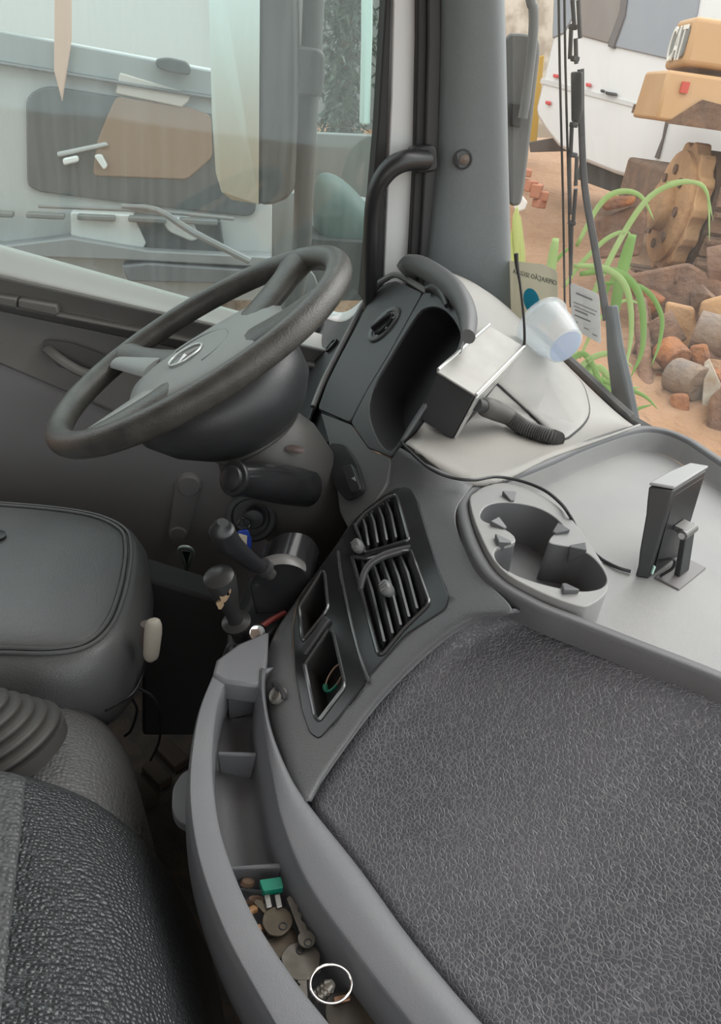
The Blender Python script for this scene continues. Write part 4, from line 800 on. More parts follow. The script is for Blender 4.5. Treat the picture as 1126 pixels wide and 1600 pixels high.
def keyobj(label, bow, blade, m, h, tilt=0.):
    k = thing('key', label, 'key', K(bow[0], bow[1]), 'keys in the shelf'); c = K(*bow[:2], h); e = K(*blade, h+tilt); d = (e-c).normalized(); sd = d.cross(V((0, 0, 1))).normalized(); w_ = bow[2]
    o_ = [c+d*w_*a*.9+sd*w_*b_ for a, b_ in ((-1, -.55), (-1.1, 0), (-1, .55), (-.4, 1), (.5, .85), (1, .3), (1, -.3), (.5, -.85), (-.4, -1))]
    b = MB(); b.prism(roundpoly(o_, .004), (0, 0, .0024)); b.build('bow', m, k, bevel=.0006)
    b = MB(); s0 = c+d*w_*.8; L1 = (e-s0).length; pr = [s0-sd*.0035, s0+d*L1*.96-sd*.0032, e, s0+d*L1*.9+sd*.002]
    for q in range(6): t = .82-.13*q; pr += [s0+d*L1*t+sd*(.0038 if q % 2 else .0018)]
    pr += [s0+sd*.0035]; b.prism(pr, (0, 0, .0022)); b.build('blade', m, k)
    b = MB(); b.tube([c-d*w_*.55+V((0, 0, .0026))+d*.0032*math.cos(a)+sd*.0032*math.sin(a) for a in [2*math.pi*q/14 for q in range(14)]], .0007, 6, closed=True); b.build('eyelet', BLACKS, k)
    return k
keyobj('grey ridged key lying topmost below the green fuse', (432, 1440, .014), (400, 1408), OLIVE, .016)
keyobj('olive key with broad head in the middle of the key pile', (437, 1472, .017), (480, 1490), OLIVE, .010)
keyobj('thin key on edge along the inner wall of the shelf', (478, 1468, .008), (452, 1402), NICK, .020)
keyobj('silver key with toothed blade above the split ring', (470, 1505, .017), (474, 1562), NICK, .014)
keyobj('small grey key partly under the silver one', (455, 1500, .013), (500, 1520), STEEL, .006)
b = MB(); b.tube([K(400+14*math.cos(a), 1436+16*math.sin(a), .014) for a in [math.radians(60+20*k) for k in range(12)]], .0035, 8); tag(b.build('bent_clip', mat('rust_clip', (.26, .13, .05), .6)), 'rusty brown bent clip at the left of the keys', 'clip')
rg = thing('split_ring', 'bright silver split key ring standing in the shelf', 'ring', K(519, 1560))
for dz in (0, .0016):
    rc_ = K(517, 1537, .040+dz); rx = K(549, 1537, .034+dz)-rc_; ry = K(517, 1507, .046+dz)-rc_
    b = MB(); b.tube([rc_+rx*math.cos(a)+ry*math.sin(a) for a in [2*math.pi*k/44 for k in range(44)]], .0011, 8, closed=True); b.build('coil', mat('bright_ring', (.75, .70, .66), .2, 1.), rg)
bo_ = thing('ridged_pin', 'short ridged metal pin leaning on the split ring', 'pin', K(495, 1556)); pa, pb_ = K(484, 1566, .030), K(510, 1544, .042)
MB().lathe([(.002, 0), (.0045, .006)]+[(.0055 if q % 2 else .0045, .006+.002*q) for q in range(8)]+[(.003, .024), (.001, .024)], pa, pb_-pa, 14).build('pin_body', NICK, bo_)
fb = thing('key_fob', 'dark scuffed key fob on the split ring at the bottom edge', 'fob', K(545, 1590))
flat('fob_body', [(508, 1566), (548, 1556), (580, 1590), (590, 1625), (530, 1640), (505, 1600)], .006, .010, mat('fob_dark', (.022, .019, .016), .4, var=(40, (.06, .045, .028), .4)), fb, .006)
flat('fob_clasp', [(520, 1560), (545, 1555), (548, 1565), (522, 1571)], .017, .003, mat('copper_clasp', (.35, .2, .13), .35, .7), fb, .002)
for i_, (x_, y_, r_) in enumerate(((398, 1415, .006), (385, 1385, .005), (446, 1386, .005), (405, 1460, .005), (432, 1515, .005))):
    b = MB(); b.lathe([(r_*.6, 0), (r_, .003), (r_*.8, .007), (.001, .009)], K(x_, y_, .001), V((.2*i_-.4, .2, 1)), 9, ex=1.5); tag(b.build('crumb', mat('brown_debris', (.20, .13, .09), .9)), ['brown crumb left of the green fuse', 'pale crumb at the divider in the shelf', 'brown crumb right of the green fuse', 'brown crumb beside the olive key', 'brown crumb left of the silver key'][i_], 'crumb')
cr_ = thing('cubby_ring', 'copper ring with green plastic end lying in the lower dash cubby', 'ring', C(520, 1066, -.02))
b = MB(); q0 = C(523, 1058, -.012); qx, qy = C(538, 1052, -.012)-q0, C(530, 1038, -.012)-q0; b.tube([q0+qx*math.cos(a)*.8+qy*math.sin(a) for a in [2*math.pi*k/30 for k in range(30)]], .0012, 6, closed=True); b.build('loop', mat('copper', (.35, .24, .18), .35, .8), cr_)
b = MB(); b.tube([q0+qx*math.cos(a)*.85+qy*math.sin(a)*1.05 for a in [math.radians(200+14*k) for k in range(9)]], .0032, 8, flat=.6); b.build('green_end', mat('fuse_green', (0, 0, 0)), cr_)
# ================================================================== OUTSIDE
def gz(x, y):
    d = math.hypot(x, y); t = min(max((d-1.2)/2.6, 0), 1); t = t*t*(3-2*t); t2 = min(max((d-5)/12, 0), 1)
    return -2.0+.92*t+.35*t2
DIRT = mat('orange_dirt', (.27, .145, .075), .95, bump=('noise', 9, .05), var=(1.3, (.34, .205, .12), .45))
b = MB(); NX, NY = 70, 60; xsg = [-45+55*(k/NX) for k in range(NX+1)]; ysg = [-18+48*(k/NY) for k in range(NY+1)]
b.add([V((x, y, gz(x, y)+.03*math.sin(x*3.1+y)*math.cos(y*2.3-x*.7))) for y in ysg for x in xsg], [(j*(NX+1)+i, j*(NX+1)+i+1, (j+1)*(NX+1)+i+1, (j+1)*(NX+1)+i) for j in range(NY) for i in range(NX)])
tag(b.build('ground', DIRT, ang=80), 'orange dirt yard around the parked machines', 'ground', kind='structure')
# --- door mirror
mir = thing('door_mirror', 'tall dark door mirror outside the driver window on a pole', 'mirror', PX(470, 400, -1.82))
HOUS = mat('mirror_housing', (.05, .048, .047), .55, var=(20, (.075, .072, .07), .5))
gl_ = [PX(320, -200, -1.93), PX(326, 0, -1.92), PX(331, 180, -1.91), PX(337, 270, -1.90), PX(346, 300, -1.885), PX(362, 312, -1.86), PX(404, 319, -1.775), PX(407, -200, -1.775)]
b = MB(); b.prism(gl_, (-.012, .006, 0)); b.build('mirror_glass', mat('mirror_silver', (.42, .47, .45), .30, 1.), mir, smooth=False)
ho = [PX(407, -200, -1.77), PX(463, -200, -1.80), PX(463, 0, -1.80), PX(465, 150, -1.80), PX(459, 290, -1.80), PX(449, 311, -1.80), PX(425, 320, -1.79), PX(405, 321, -1.77)]
b = MB(); b.prism(ho, (-.14, .03, 0)); b.build('housing', HOUS, mir, bevel=.008)
b = MB(); b.tube([PX(497, -200, -1.85), PX(490, 0, -1.85), PX(484, 120, -1.85), PX(476, 260, -1.85), PX(468, 420, -1.85), PX(440, 520, -1.85)], .0225, 12, sm=3); b.build('pole', HOUS, mir)
b = MB(); b.prism(roundpoly([PX(x, y, -1.82) for x, y in ((460, 70), (500, 76), (509, 88), (506, 142), (498, 152), (460, 150))], .012), (-.09, 0, 0)); b.build('clamp', HOUS, mir, bevel=.006)
# --- neighbouring truck
NX_ = -3.3
nb = thing('neighbour_truck', 'pale grey truck cab parked beside the driver window', 'truck', (-3.6, -.4, gz(-3.6, -.4)))
def side(name, px, X, th, m, par=None, r=0, bevel=.006):
    q = [PX(x, y, X) for x, y in px]; b = MB(); b.prism(roundpoly(q, r) if r else q, (-th, 0, 0)); return b.build(name, m, par or nb, bevel=bevel)
NB1 = mat('neighbour_paint', (.42, .43, .43), .45); NB2 = mat('neighbour_band', (.26, .28, .28), .5); NBD = mat('neighbour_glass', (.085, .092, .095), .25)
side('cab_body', [(-300, 18), (0, 50), (330, 110), (425, 128), (425, 470), (-300, 470)], NX_, 1.2, NB1)
side('chassis_side', [(425, 296), (640, 330), (640, 470), (425, 470)], NX_-.9, .3, mat('chassis_grey', (.20, .215, .21), .6))
side('roof_band', [(-300, 14), (0, 48), (330, 110), (425, 128), (425, 172), (330, 151), (0, 97), (-300, 55)], NX_+.03, .1, NB2)
side('gutter', [(-300, 54), (0, 96), (330, 150), (425, 171), (425, 178), (330, 156), (0, 102), (-300, 60)], NX_+.05, .05, mat('gutter_dark', (.12, .12, .12), .5))
wn_ = side('cab_window', [(40, 150), (70, 133), (190, 152), (350, 182), (400, 195), (400, 340), (230, 322), (60, 300), (42, 290)], NX_+.02, .05, NBD, r=.05)
side('orange_curtain', [(182, 150), (298, 168), (330, 180), (332, 246), (292, 281), (145, 275), (150, 225), (168, 180)], NX_+.026, .01, mat('tan_curtain', (.26, .175, .125), .7), wn_, r=.02)
side('peach_reflection', [(25+60, -150), (112, -150), (112, 60), (97, 160), (84, 110)], NX_+.06, .01, mat('reflection_peach', (.55, .38, .30), .7), wn_)  # peach reflection in the glass, built as a coloured sheet
side('sun_visor', [(187, 113), (297, 146), (295, 158), (284, 168), (180, 146)], NX_+.034, .01, mat('pale_visor', (.50, .46, .42), .5), wn_)
side('cab_lamp', [(243, 92), (262, 89), (292, 96), (299, 107), (296, 118), (262, 113), (243, 104)], NX_+.12, .09, mat('lamp_dark', (.045, .05, .05), .5), r=.02)
side('bottle_holder', [(88, 238), (165, 222), (170, 228), (90, 246)], NX_+.04, .02, NB1)
side('white_canister', [(97, 248), (121, 243), (123, 253), (99, 259)], NX_+.06, .03, PAINT, r=.01)
side('white_tube', [(146, 243), (158, 241), (168, 260), (162, 266)], NX_+.06, .03, PAINT, r=.01)
side('bonnet_panel', [(110, 331), (208, 336), (228, 380), (224, 388), (150, 380), (110, 368)], NX_+.05, .1, mat('bonnet_pale', (.60, .61, .60), .4))
side('grille_panel', [(208, 334), (345, 345), (352, 398), (228, 390)], NX_+.04, .08, mat('grille_dark', (.06, .065, .068), .5))
side('headlamp', [(250, 338), (300, 342), (312, 372), (300, 378), (262, 362)], NX_+.06, .06, mat('lamp_pale', (.5, .52, .52), .2), r=.02)
for k in range(5): side('louvre', [(-40+k*80, 329+k*3), (20+k*80, 332+k*3), (20+k*80, 341+k*3), (-40+k*80, 338+k*3)], NX_+.08, .04, mat('louvre_dark', (.16, .17, .17), .5))
side('bumper', [(-300, 350), (0, 385), (110, 372), (230, 392), (425, 402), (425, 418), (230, 408), (0, 400), (-300, 372)], NX_+.10, .1, mat('bumper_grey', (.24, .245, .25), .5))
side('step_board', [(190, 416), (230, 412), (425, 425), (425, 445), (200, 440)], NX_+.12, .1, mat('step_dark', (.13, .13, .14), .5))
b = MB(); b.tube([PX(190, 322, NX_+.16), PX(245, 328, NX_+.17), PX(300, 362, NX_+.18), PX(390, 408, NX_+.18)], [.008, .012, .014, .014], 8, sm=3); b.build('wiper_arm', mat('wiper_grey', (.20, .20, .20), .5), nb)
b = MB(); b.tube([PX(60, 322, NX_+.15), PX(240, 330, NX_+.16), PX(365, 342, NX_+.16)], .007, 8, sm=3); b.build('wiper_blade', mat('wiper_grey', (0, 0, 0)), nb)
MB().lathe([(.06, -.01), (.06, .01), (.03, .02), (.012, .05), (.001, .05)], PX(462, 448, -2.1), V((1, -.3, .1)), 20).build('wheel_nut_cap', mat('wheel_cap', (.12, .12, .12), .5), nb)
# --- white truck with added pale wall, and shed behind
bt = thing('truck_sky_wall', 'white truck and added pale sky wall behind the neighbouring cab', 'truck', (-6.3, .6, gz(-6.3, .6)))
def sideb(name, px, X, th, m, par, r=0): q = [PX(x, y, X) for x, y in px]; b = MB(); b.prism(roundpoly(q, r) if r else q, (-th, 0, 0)); return b.build(name, m, par, bevel=.01)
sideb('added_sky_wall', [(-500, -260), (430, -260), (432, 190), (420, 330), (-500, 330)], -6.0, 1.5, mat('sky_wall_pale', (.50, .52, .51), .5), bt)  # pale wall added to hold the sky brightness above the neighbouring cab
sideb('cab_corner', [(330, -120), (436, -120), (436, 200), (382, 190), (352, 60)], -5.9, .3, PAINT, bt, .05)
sideb('cab_mirror', [(392, 120), (406, 116), (432, 120), (432, 162), (398, 160), (392, 152)], -5.7, .2, mat('cab_mirror_dark', (.09, .09, .09), .5), bt, .03)
sh = thing('backdrop', 'plain grey shed made up for the overcast sky behind the tree', 'backdrop', (-16, 3, gz(-16, 3)))
sideb('sky_panel', [(300, -400), (760, -400), (760, 420), (300, 420)], -16., .5, mat('sky_grey', (.19, .205, .205), .7), sh)  # grey sheet added in place of the too bright sky
cw = MB(); cw.prism([PX(x, y, -8.) for x, y in ((425, 205), (640, 215), (640, 460), (425, 460))], (-.2, 0, 0)); tag(cw.build('concrete_wall', mat('wall_grey', (.17, .185, .18), .8), bevel=.01), 'low grey concrete wall behind the mirror pole', 'wall')
# --- tree
tr_ = thing('tree', 'dark green slender tree behind the mirror pole', 'tree', (-11, PX(535, 300, -11).y, gz(-11, 2)))
b = MB(); b.tube([PX(540, 420, -11), PX(535, 280, -11), PX(540, 100, -11), PX(548, -200, -11)], [.12, .10, .08, .04], 8); b.build('trunk', mat('bark', (.12, .09, .07), .9), tr_)
b = MB(); rnd = random.Random(3)
for k in range(5200):
    y = rnd.uniform(-330, 268); w_ = 50+16*math.sin(y*.031)+10*math.sin(y*.11); w_ *= (1 if y < 190 else max(.15, (275-y)/85))
    p = PX(536+(8 if y < 60 else 0)+rnd.gauss(0, .42)*w_, y, -11+rnd.gauss(0, .35)); s = rnd.uniform(.035, .085)
    d = V((rnd.gauss(0, .5), rnd.gauss(0, .7), rnd.uniform(-1, -.2))).normalized(); e = d.cross(V((rnd.gauss(0, 1), rnd.gauss(0, 1), rnd.gauss(0, 1)))).normalized()
    n0 = len(b.v); b.v += [p-e*s*.35, p+e*s*.35, p+d*s*2.2]; b.f.append((n0, n0+1, n0+2))
fo = b.build('foliage', mat('dark_leaves', (.025, .045, .03), .6, var=(3, (.05, .075, .05), .5)), tr_, smooth=False); fo['kind'] = 'stuff'
sideb('post', [(571, -300), (586, -300), (582, 60), (578, 195), (566, 195), (569, 60)], -4.6, .1, mat('reflection_teal', (.42, .56, .52), .5), sh).name = 'reflection_strip'  # upright strip made up for the teal reflection at the glass edge
o = bpy.data.objects['reflection_strip']; o.parent = None; o.location = WLOC[o]; tag(o, 'pale teal strip made up for the reflection at the window edge', 'post')
mo = thing('tarp_mound', 'rounded green tarpaulin mound outside below the tree', 'tarpaulin', (-3.4, PX(530, 380, -3.4).y, gz(-3.4, .8)))
G_ = [(486, 400), (486, 300), (492, 268), (510, 263), (535, 275), (560, 300), (585, 330), (600, 345), (600, 400)]
b = MB(); R_ = []
for s_, x_ in ((.55, -3.3), (.9, -3.33), (1, -3.45), (.95, -3.8), (.6, -4.0)):
    c0 = PX(545, 400, x_); R_.append([c0+(PX(*p, x_)-c0)*s_ for p in G_])
b.rings(R_); b.build('tarp', mat('green_tarp', (.045, .078, .07), .6, var=(4, (.065, .10, .088), .5)), mo, sub=1)
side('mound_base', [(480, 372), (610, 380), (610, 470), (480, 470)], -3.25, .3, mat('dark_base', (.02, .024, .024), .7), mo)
# --- windscreen wiper
wp_ = thing('windscreen_wiper', 'black windscreen wiper standing upright outside the glass', 'wiper', wsp_at(970, 640, .05))
def wo(x, y, h): return wsp_at(x, y, h)
for dx in (0, 9):
    b = MB(); b.tube([wo(871+dx, -120, .022+dx*.001), wo(874+dx, 100, .022+dx*.001), wo(879+dx, 300, .022+dx*.001), wo(882+dx, 480, .022+dx*.001)], .0021, 8, sm=3); b.build('blade_rubber', SEAL, wp_)
for a_, c_ in (((893, -120), (893, -10)), ((894, 0), (897, 40)), ((892, 44), (890, 92)), ((903, 0), (906, 60)), ((899, 60), (900, 100)), ((893, 195), (891, 245)), ((901, 245), (899, 290)), ((889, 245), (890, 335)), ((899, 295), (895, 350)), ((893, 350), (891, 430))):
    b = MB(); b.tube([wo(*a_, .034), wo(*c_, .034)], .0036, 8); b.build('frame_link', BLACKS, wp_)
for x_, y_ in ((895, 42), (898, 92), (896, 195), (895, 242), (893, 348)):
    MB().box(wo(x_, y_, .034), (.012, .012, .008)).build('link_joint', BLACK, wp_, bevel=.002)
b = MB(); b.prism([wo(x, y, .04) for x, y in ((890, 112), (906, 112), (906, 170), (901, 195), (891, 190))], (0, .006, .001)); b.build('wiper_clip', mat('wiper_body', (.06, .06, .06), .5), wp_, bevel=.003)
b = MB(); b.tube([wo(907, 108, .05), wo(908, 190, .05), wo(913, 290, .052), wo(928, 380, .052), wo(940, 450, .05), wo(948, 500, .048)], [.006, .006, .0065, .007, .007, .008], 8, sm=5, flat=.6); b.build('arm_rod', BLACKS, wp_)
b = MB(); b.prism([wo(x, y, .045) for x, y in ((943, 480), (953, 478), (962, 540), (976, 600), (990, 670), (958, 655), (947, 560))], (0, .016, .004)); b.build('arm_base', mat('arm_slate', (.075, .09, .10), .5), wp_, bevel=.004)
# --- front kerb mirror outside the pillar
fm = thing('front_mirror', 'grey front mirror on a bent rod outside the pillar', 'mirror', PD(810, 330, 2.0))
b = MB(); q = [PD(x, y, 2.0) for x, y in ((788, 60), (796, 51), (822, 52), (842, 60), (843, 84), (832, 180), (818, 300), (812, 322), (795, 322), (788, 200))]; b.prism(roundpoly(q, .012), ray(810, 200)*.06); b.build('housing', mat('kerb_mirror_grey', (.13, .135, .13), .55), fm, bevel=.006)
b = MB(); b.tube([PD(824, -40, 1.97), PD(829, 2, 1.97), PD(833, 15, 1.97), PD(832, 60, 1.97), PD(822, 150, 1.97), PD(816, 185, 1.97)], .011, 10, sm=4); b.build('rod', mat('rod_grey', (.10, .11, .11), .5), fm)
b = MB(); b.prism([PD(x, y, 1.985) for x, y in ((797, 160), (815, 162), (812, 200), (797, 196))], ray(805, 180)*.02); b.build('bracket', BLACKS, fm, bevel=.003)
# --- bus
ba, bb = PD(870, 150, 9.6), PD(1060, 200, 8.4); bn = (bb-ba).cross(V((0, 0, 1))).normalized(); bn = bn if bn.dot(ba) > 0 else -bn
def bp(x, y, h=0.): return PL(x, y, ba+bn*h, bn)
bus = thing('bus', 'white bus with grey windows parked across the yard', 'bus', bp(960, 300))
def bpl(name, px, h, th, m, r=0, bevel=.01): q = [bp(x, y, h) for x, y in px]; b = MB(); b.prism(roundpoly(q, r) if r else q, bn*th); return b.build(name, m, bus, bevel=bevel)
bpl('body', [(905, -260), (873, 20), (862, 60), (848, 120), (836, 170), (838, 182), (852, 205), (870, 228), (905, 250), (960, 272), (1003, 284), (1200, 340), (1260, -200)], 0, 2.2, mat('bus_white', (.66, .66, .65), .35), bevel=.04)
WGB = mat('bus_glass_brown', (.20, .17, .15), .3); WGG = mat('bus_glass_grey', (.24, .26, .29), .25)
bpl('window', [(915, -120), (985, -120), (968, 20), (950, 68), (906, 56), (903, 30)], -.02, .06, WGB)
bpl('window', [(992, -120), (1110, -120), (1088, 20), (1062, 97), (958, 73), (975, 25)], -.02, .06, WGG)
bpl('window', [(868, -100), (905, -120), (895, 25), (880, 52), (862, 60)], -.015, .05, WGG)
bpl('window_pillar', [(985, -120), (994, -120), (975, 25), (957, 76), (948, 72), (966, 20)], -.04, .05, mat('bus_pillar', (.12, .11, .11), .5))
bpl('belt_line', [(845, 122), (1100, 188), (1098, 196), (843, 130)], -.012, .03, mat('belt_offwhite', (.55, .55, .54), .4), bevel=.003)  # belt strip a little darker than the body white
bpl('door_handle', [(944, 142), (960, 145), (961, 150), (945, 148)], -.05, .04, BLACK)
bpl('door_lock', [(937, 139), (942, 140), (942, 145), (937, 144)], -.04, .03, BLACK)
for x_, y_ in ((866, 118), (854, 160), (917, 132)):
    bpl('marker_lamp', [(x_-3, y_-3), (x_+4, y_-2), (x_+4, y_+4), (x_-3, y_+3)], -.04, .03, mat('red_lens', (.55, .05, .05), .3))
bpl('tail_reflector', [(1020, 170), (1040, 174), (1038, 180), (1018, 176)], -.04, .03, mat('red_lens', (0, 0, 0)))
bpl('rear_door_gap', [(1041, 178), (1045, 179), (1028, 248), (1022, 246), (1034, 215)], -.02, .03, mat('gap_dark', (.10, .08, .08), .8), bevel=0)
bpl('underside', [(905, 252), (1003, 286), (1040, 300), (1040, 330), (900, 280)], .25, 1.5, mat('bus_under', (.06, .055, .05), .8))
# --- peeling wall and yellow post
wl = MB(); wl.prism([PD(x, y, 14) for x, y in ((740, -200), (1000, -200), (1000, 0), (870, 215), (740, 215))], ray(830, 50)*.3); tag(wl.build('yard_wall', mat('peeling_plaster', (.66, .61, .52), .8, var=(2.6, (.42, .37, .30), .12))), 'peeling cream plaster wall behind the front mirror', 'wall')
yp = MB(); yp.prism([PD(x, y, 11) for x, y in ((842, 88), (850, 86), (838, 225), (826, 228))], ray(838, 150)*.12); tag(yp.build('yellow_post', mat('yellow_paint', (.55, .34, .05), .5), bevel=.01), 'yellow steel post left of the white bus', 'post')
db = MB(); db.prism([PD(x, y, 10.6) for x, y in ((826, 222), (880, 212), (895, 236), (828, 238))], ray(850, 225)*.3); tag(db.build('dark_crate', mat('dark_junk', (.12, .10, .09), .8), bevel=.01), 'dark low crate at the foot of the yellow post', 'crate')
BRK = mat('terracotta', (.45, .19, .11), .8)
for i_, (x_, y_, l_, a_) in enumerate(((826, 290, .30, .3), (838, 298, .36, -.5), (848, 306, .25, -.4), (822, 270, .2, 1.2), (842, 318, .22, .2))):
    p = PD(x_, y_, 7.2); c_, s_ = math.cos(a_), math.sin(a_)
    tag(MB().box(p, (l_*.45, .09, l_*.3), (V((c_, s_, 0)), V((-s_, c_, 0)), V((0, 0, 1)))).build('brick_piece', BRK, bevel=.01), ['broken brick leaning at the left of the brick heap', 'long broken brick in the middle of the brick heap', 'broken brick at the right of the brick heap', 'topmost upright brick chip of the heap', 'lowest pale brick chip of the heap'][i_], 'brick', 'broken bricks by the pillar')
b = MB(); b.prism([PD(x, y, 6.4) for x, y in ((802, 322), (812, 300), (824, 316), (820, 328), (806, 332))], ray(810, 315)*.05); tag(b.build('white_rag', mat('rag_white', (.75, .72, .68), .8), bevel=.01), 'crumpled white rag beside the brick heap', 'rag')
# --- crawler tractor
CATY = mat('machine_tan', (.42, .235, .095), .5, var=(3, (.48, .29, .14), .5)); RUST = mat('rust_brown', (.10, .06, .042), .85, bump=('noise', 30, .015), var=(8, (.19, .105, .06), .4)); MUD = mat('muddy_tan', (.46, .265, .12), .75, bump=('noise', 20, .012), var=(9, (.33, .185, .09), .4))
SP = PD(1050, 325, 6.0)
ct = thing('crawler_tractor', 'tan crawler tractor with rusty tracks and a sprocket beside the bus', 'tractor', V((SP.x, SP.y, SP.z-.55)))
b = MB(); prof = []
for k in range(56):
    a = 2*math.pi*k/56; rr = .42 if k % 4 in (0, 1) else .385; prof.append(V((SP.x+rr*math.cos(a), SP.y, SP.z+rr*math.sin(a))))
b.prism(prof, (0, .10, 0)); b.build('sprocket', MUD, ct, bevel=.008)
MB().lathe([(.36, -.0), (.36, .03), (.30, .05), (.16, .05), (.15, .12), (.001, .12)], SP, (0, -1, 0), 40).build('hub_plate', MUD, ct)
for k in range(8):
    a = 2*math.pi*k/8; MB().lathe([(.032, 0), (.032, .02), (.001, .021)], SP+V((.24*math.cos(a), -.045, .24*math.sin(a))), (0, -1, 0), 10).build('bolt', RUST, ct)
rt, L_t = .56, 2.2; path = []
for k in range(13): a = -math.pi/2+math.pi*k/12; path.append((SP.x+rt*math.cos(a), SP.z+rt*math.sin(a), a))
for k in range(1, 12): path.append((SP.x-L_t*k/12, SP.z+rt, math.pi/2))
for k in range(1, 12): path.append((SP.x-L_t*k/12, SP.z-rt, -math.pi/2))
for x_, z_, a in path:
    ax = (V((-math.sin(a), 0, math.cos(a))), V((0, 1, 0)), V((math.cos(a), 0, math.sin(a))))
    b = MB(); b.box((x_, SP.y+.36, z_), (.118, .56, .03), ax); b.box(V((x_, SP.y+.36, z_))+ax[2]*.03+ax[0]*.045, (.02, .56, .05), ax); b.build('track_shoe', RUST, ct)
b = MB(); b.prism([V((SP.x+.38*math.cos(a), SP.y+.12, SP.z+.38*math.sin(a))) for a in [2*math.pi*k/24 for k in range(24)]], (0, .5, 0)); b.build('final_drive', RUST, ct)
b = MB(); b.box((SP.x-1.1, SP.y+.35, SP.z-.05), (1.9, .4, .5)); b.build('track_frame', RUST, ct, bevel=.03)
hd = [PD(1044, 108, 5.9), PD(1065, 28, 5.9)]
hy = hd[0].y; zb, zt = hd[0].z, hd[1].z; hx1 = PY(1065, 60, hy).x; hx0 = PY(1046, 60, hy).x
hx1 = hx0+.42
b = MB(); b.hexa([V((hx0, hy, zb)), V((hx1, hy, zb+.02)), V((hx1, hy+1.0, zb+.02)), V((hx0, hy+1.0, zb))], [V((hx0+.03, hy, zt)), V((hx1-.03, hy, zt)), V((hx1-.03, hy+1.0, zt)), V((hx0+.03, hy+1.0, zt))]); b.build('tank', CATY, ct, bevel=.03, seg=3)
b = MB(); b.prism(roundpoly([V((hx0+.05, hy-.002, zb+.06)), V((hx1-.05, hy-.002, zb+.06)), V((hx1-.06, hy-.002, zt-.05)), V((hx0+.06, hy-.002, zt-.05))], .03), (0, -.012, 0)); pl_ = b.build('badge_plate', mat('badge_grey', (.16, .17, .16), .5), ct)
text('badge_letters', 'CAT', .27, V(((hx0+hx1)/2, hy-.016, (zb+zt)/2-.01)), (1, 0, 0), (0, 0, 1), mat('badge_white', (.72, .70, .64), .5), pl_, .004, fit=.29)
b = MB(); b.hexa([V((hx0-.07, hy-.10, zb-.29)), V((hx1+.1, hy-.10, zb-.29)), V((hx1+.1, hy+1.0, zb-.29)), V((hx0-.07, hy+1.0, zb-.29))], [V((hx0-.02, hy-.10, zb-.02)), V((hx1+.06, hy-.10, zb-.02)), V((hx1+.06, hy+1.0, zb-.02)), V((hx0-.02, hy+1.0, zb-.02))]); b.build('rear_frame', CATY, ct, bevel=.02)
b = MB(); b.prism([V((hx1+.095, hy-.04, zb-.30)), V((hx1+.095, hy+.14, zb-.15)), V((hx1+.085, hy+.34, zb-.17)), V((hx1+.095, hy+.46, zb-.30))], (.01, 0, 0)); b.build('frame_notch', RUST, ct)
for y_, z_ in ((.02, -.10), (.62, -.20)):
    MB().box(V((hx1+.085, hy+y_, zb+z_)), (.02, .045, .06)).build('red_decal', mat('red_decal', (.5, .06, .04), .5), ct)
b = MB(); b.box((SP.x-.3, SP.y+.9, SP.z+.35), (.8, .5, 1.0)); b.build('rear_case', RUST, ct, bevel=.04)
ct.rotation_euler = (0, 0, math.radians(-14.5))
# --- scrap heap in front of the tractor
OR = mat('orange_rust', (.36, .13, .035), .8, bump=('noise', 25, .02), var=(7, (.14, .065, .04), .35)); BR = mat('brown_rust', (.11, .06, .04), .85, bump=('noise', 25, .02), var=(7, (.22, .115, .065), .4)); GR = mat('grey_scrap', (.15, .12, .10), .7, bump=('noise', 25, .015), var=(8, (.25, .16, .10), .4)); WH = mat('flaked_white', (.58, .55, .46), .6, var=(12, (.32, .20, .12), .3))
def scrap(name, px, d, th, m, label, bev=.02):
    b = MB(); b.prism([PD(x, y, d) for x, y in px], ray(*px[0])*th); return tag(b.build(name, m, bevel=bev), label, 'scrap', 'scrap metal heap')
def rod(name, a, c, d0, d1, r, m, label):
    b = MB(); A_, B_ = PD(*a, d0), PD(*c, d1); b.tube([A_, B_], r, 18); return tag(b.build(name, m, bevel=.008), label, 'scrap', 'scrap metal heap')
scrap('steel_bracket', ((925, 345), (1000, 318), (1012, 340), (1000, 400), (935, 405)), 5.6, .4, BR, 'dark brown steel box left of the sprocket')
scrap('timber_block', ((936, 318), (960, 306), (995, 306), (990, 320), (945, 330)), 5.5, .3, OR, 'orange rusty slab lying on the dark steel box')
scrap('steel_plate', ((975, 430), (1075, 410), (1130, 440), (1130, 520), (1060, 505), (1000, 490)), 4.9, .5, BR, 'broad brown plate below the tractor track')
scrap('casting', ((1040, 470), (1085, 480), (1090, 530), (1065, 548), (1035, 520)), 4.5, .3, MUD, 'tan angular casting in the middle of the scrap heap')
rod('pipe_elbow', (1020, 500), (1045, 545), 4.4, 4.4, .10, BR, 'brown short pipe standing left in the scrap heap')
rod('orange_cylinder', (1040, 545), (1062, 568), 4.2, 4.1, .075, OR, 'bright orange short cylinder in the scrap heap')
rod('grey_cylinder', (1052, 585), (1095, 602), 4.0, 3.9, .085, GR, 'grey brown cylinder lying below the orange one')
scrap('rust_block', ((1076, 540), (1105, 536), (1112, 572), (1085, 580)), 4.1, .25, OR, 'reddish rusty block right of the orange cylinder')
scrap('white_plate', ((1100, 566), (1108, 560), (1126, 600), (1112, 662), (1095, 650)), 3.9, .05, WH, 'flaking white plate on edge at the right of the heap', .004)
scrap('orange_block', ((1046, 615), (1076, 614), (1078, 660), (1064, 690), (1050, 660)), 3.8, .2, OR, 'orange rusty block at the foot of the heap')
scrap('brown_slab', ((1108, 620), (1180, 560), (1200, 740), (1126, 720), (1100, 690)), 3.7, .2, BR, 'dark brown slab at the right edge of the heap')
